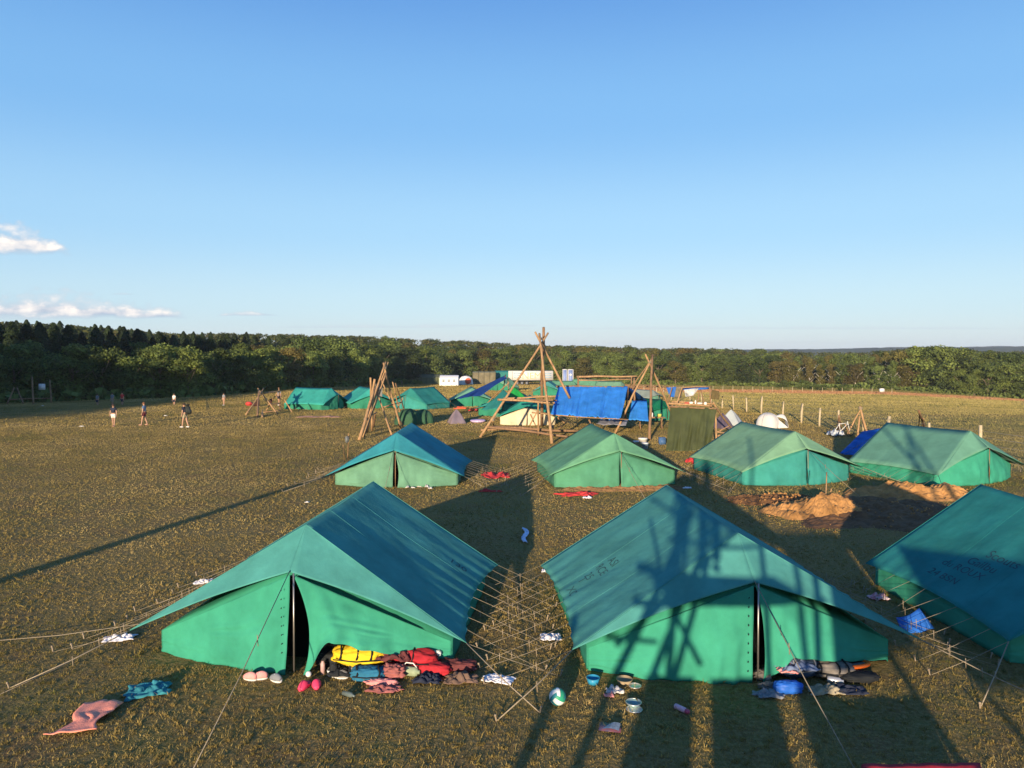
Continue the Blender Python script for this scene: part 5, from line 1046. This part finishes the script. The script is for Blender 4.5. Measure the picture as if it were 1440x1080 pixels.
# ------------------------------------------------------------ grass: short dry blades, denser near the tower
def grass_material():
    m=bpy.data.materials.new('dry_grass'); m.use_nodes=True; nt=m.node_tree; N=nt.nodes.new; L=nt.links.new
    p=nt.nodes['Principled BSDF']; p.inputs['Roughness'].default_value=.75; p.inputs['Specular IOR Level'].default_value=.15
    g=N('ShaderNodeNewGeometry'); n=N('ShaderNodeTexNoise'); n.inputs['Scale'].default_value=.55; n.inputs['Detail'].default_value=6; n.inputs['Roughness'].default_value=.68; L(g.outputs['Position'],n.inputs['Vector'])
    a=N('ShaderNodeMath'); a.operation='MULTIPLY_ADD'; a.inputs[1].default_value=.26; L(g.outputs['Random Per Island'],a.inputs[0]); L(n.outputs[0],a.inputs[2])
    nb=N('ShaderNodeTexNoise'); nb.inputs['Scale'].default_value=.13; nb.inputs['Detail'].default_value=4; L(g.outputs['Position'],nb.inputs['Vector']); sb=N('ShaderNodeMath'); sb.operation='MULTIPLY_ADD'; sb.inputs[1].default_value=1.0; sb.inputs[2].default_value=-.48; L(nb.outputs[0],sb.inputs[0]); a2=N('ShaderNodeMath'); a2.operation='ADD'; L(a.outputs[0],a2.inputs[0]); L(sb.outputs[0],a2.inputs[1]); a=a2
    r=N('ShaderNodeValToRGB'); e=r.color_ramp.elements; e[0].position=.38; e[0].color=(.125,.13,.034,1); e[1].position=1.0; e[1].color=(.50,.37,.16,1)
    for (po,c) in ((.48,(.215,.175,.048,1)),(.62,(.30,.215,.068,1)),(.78,(.39,.295,.10,1))): x=e.new(po); x.color=c
    L(a.outputs[0],r.inputs[0])
    # greener-gold mown paddock beyond the fence
    sep=N('ShaderNodeSeparateXYZ'); L(g.outputs['Position'],sep.inputs[0]); mr=N('ShaderNodeMapRange'); mr.inputs[1].default_value=20; mr.inputs[2].default_value=21.5; L(sep.outputs[0],mr.inputs[0])
    r2=N('ShaderNodeValToRGB'); e=r2.color_ramp.elements; e[0].position=.4; e[0].color=(.22,.20,.055,1); e[1].position=1.0; e[1].color=(.48,.36,.14,1); x=e.new(.7); x.color=(.40,.32,.11,1); L(a.outputs[0],r2.inputs[0])
    mx0=N('ShaderNodeMix'); mx0.data_type='RGBA'; L(mr.outputs[0],mx0.inputs[0]); L(r.outputs[0],mx0.inputs[6]); L(r2.outputs[0],mx0.inputs[7])
    def MR(s_,a_,b_):
        q=N('ShaderNodeMapRange'); q.inputs[1].default_value=a_; q.inputs[2].default_value=b_; L(s_,q.inputs[0]); return q.outputs[0]
    def MX(f_,a_,b_):
        q=N('ShaderNodeMix'); q.data_type='RGBA'; L(f_,q.inputs[0]); L(a_,q.inputs[6]); q.inputs[7].default_value=b_; return q.outputs[2]
    yy=N('ShaderNodeMath'); yy.operation='MULTIPLY_ADD'; yy.inputs[1].default_value=16; L(nb.outputs[0],yy.inputs[0]); L(sep.outputs[1],yy.inputs[2])
    mu=N('ShaderNodeMath'); mu.operation='MULTIPLY'; L(MR(yy.outputs[0],140,148),mu.inputs[0]); L(MR(sep.outputs[0],2,30),mu.inputs[1])
    mu2=N('ShaderNodeMath'); mu2.operation='MULTIPLY'; L(MR(yy.outputs[0],172,180),mu2.inputs[0]); L(MR(sep.outputs[0],20,45),mu2.inputs[1])
    fin=MX(mu2.outputs[0],MX(mu.outputs[0],mx0.outputs[2],(.42,.215,.105,1)),(.17,.15,.05,1))
    class _F: pass
    mx0=_F(); mx0.outputs={2:fin}
    L(mx0.outputs[2],p.inputs['Base Color']); t=N('ShaderNodeBsdfTranslucent'); L(mx0.outputs[2],t.inputs[0]); mx=N('ShaderNodeMixShader'); mx.inputs[0].default_value=.22
    L(p.outputs[0],mx.inputs[1]); L(t.outputs[0],mx.inputs[2]); L(mx.outputs[0],nt.nodes['Material Output'].inputs[0]); return m
def build_grass():
    g=np.random.default_rng(11); X=[];Y=[];Wd=[];Ht=[]
    bands=[(7.0,13,1700,.0042,.030),(13,20,900,.006,.030),(20,32,400,.010,.032),(32,50,260,.011,.040),(50,80,115,.019,.045),(80,130,38,.038,.065),(130,228,9,.085,.11)]
    for (a,b,den,w,h) in bands:
        area=.72*(b*b-a*a)+ 2*(b-a); n=int(area*den); y=np.sqrt(g.uniform(a*a,b*b,n)); x=g.uniform(-1,1,n)*(.72*y+1)
        # clumps: pull blades toward tuft centres
        k=g.uniform(0,1,n)<.5; cs=.26; ix=np.floor(x/cs+.35*np.sin(y*3.1)); iy=np.floor(y/cs+.35*np.sin(x*2.7)); h1=np.sin(ix*127.1+iy*311.7)*43758.5453; h2=np.sin(ix*269.5+iy*183.3)*24634.6345; cx=(ix+(h1-np.floor(h1)))*cs-.35*cs*np.sin(y*3.1); cy=(iy+(h2-np.floor(h2)))*cs-.35*cs*np.sin(x*2.7)
        if b<40: x=np.where(k,x*.35+cx*.65,x); y=np.where(k,y*.35+cy*.65,y)
        hh=h*g.uniform(.4,1.35,n)*(1+1.3*(g.uniform(0,1,n)<.05)); tuft=.5+.5*np.sin(x*1.7+2*np.sin(y*1.1))*np.sin(y*1.9+1.5*np.sin(x*.8)); hh*=.75+.5*tuft
        X.append(x);Y.append(y);Wd.append(w*g.uniform(.6,1.5,n));Ht.append(hh)
    x=np.concatenate(X);y=np.concatenate(Y);w=np.concatenate(Wd);h=np.concatenate(Ht)
    keep=np.ones(len(x),bool)
    for (ex,ey,rz,hw,y0,y1) in EX:
        c,s=math.cos(rz),math.sin(rz); lx=(x-ex)*c+(y-ey)*s; ly=-(x-ex)*s+(y-ey)*c; keep&=~((abs(lx)<hw)&(ly>y0)&(ly<y1))
    for (ex,ey,rz,rx,ry) in EARTH:
        c,s=math.cos(rz),math.sin(rz); lx=((x-ex)*c+(y-ey)*s)/rx; ly=(-(x-ex)*s+(y-ey)*c)/ry; keep&=~((lx*lx+ly*ly<.55)&(g.uniform(0,1,len(x))<.9))
    th=x/y; ye=np.interp(th,TH,YE); keep&=(y<ye+4)
    keep&=~((x>21)&(y<130)&(g.uniform(0,1,len(x))<.25))
    x,y,w,h=x[keep],y[keep],w[keep],h[keep]; n=len(x)
    h=np.where((x>21)&(y<125),h*.9,h)
    z=np.zeros(n); far=np.where(y>56)[0]; z[far]=[zt(a,b) for a,b in zip(x[far].tolist(),y[far].tolist())]
    a=g.uniform(0,2*PI,n); lean=g.uniform(.2,1.1,n)*h; la=g.uniform(0,2*PI,n)
    B=np.stack([x,y,z-.01],1); s=np.stack([np.cos(a)*w,np.sin(a)*w,np.zeros(n)],1); lv=np.stack([np.cos(la)*lean,np.sin(la)*lean,np.zeros(n)],1); up=np.stack([np.zeros(n),np.zeros(n),h],1)
    V=np.stack([B-s,B+s,B+s*.7+lv*.35+up*.65,B-s*.7+lv*.35+up*.65,B+lv+up],1); near=y<20
    me=bpy.data.meshes.new('grass'); nv=n*5; me.vertices.add(nv); me.vertices.foreach_set('co',V.ravel().astype(np.float32))
    base=np.arange(n)*5; L5=np.stack([base,base+1,base+2,base+4,base+3],1).ravel()   # one five-sided blade
    me.loops.add(n*5); me.loops.foreach_set('vertex_index',L5); me.polygons.add(n); me.polygons.foreach_set('loop_start',np.arange(n)*5); me.polygons.foreach_set('loop_total',np.full(n,5)); me.update()
    me.materials.append(grass_material()); o=bpy.data.objects.new('grass',me); link(o); tag(o,'short dry meadow grass, straw brown and olive, covering the field','grass',kind='stuff'); print('BLADES',n)
build_grass()
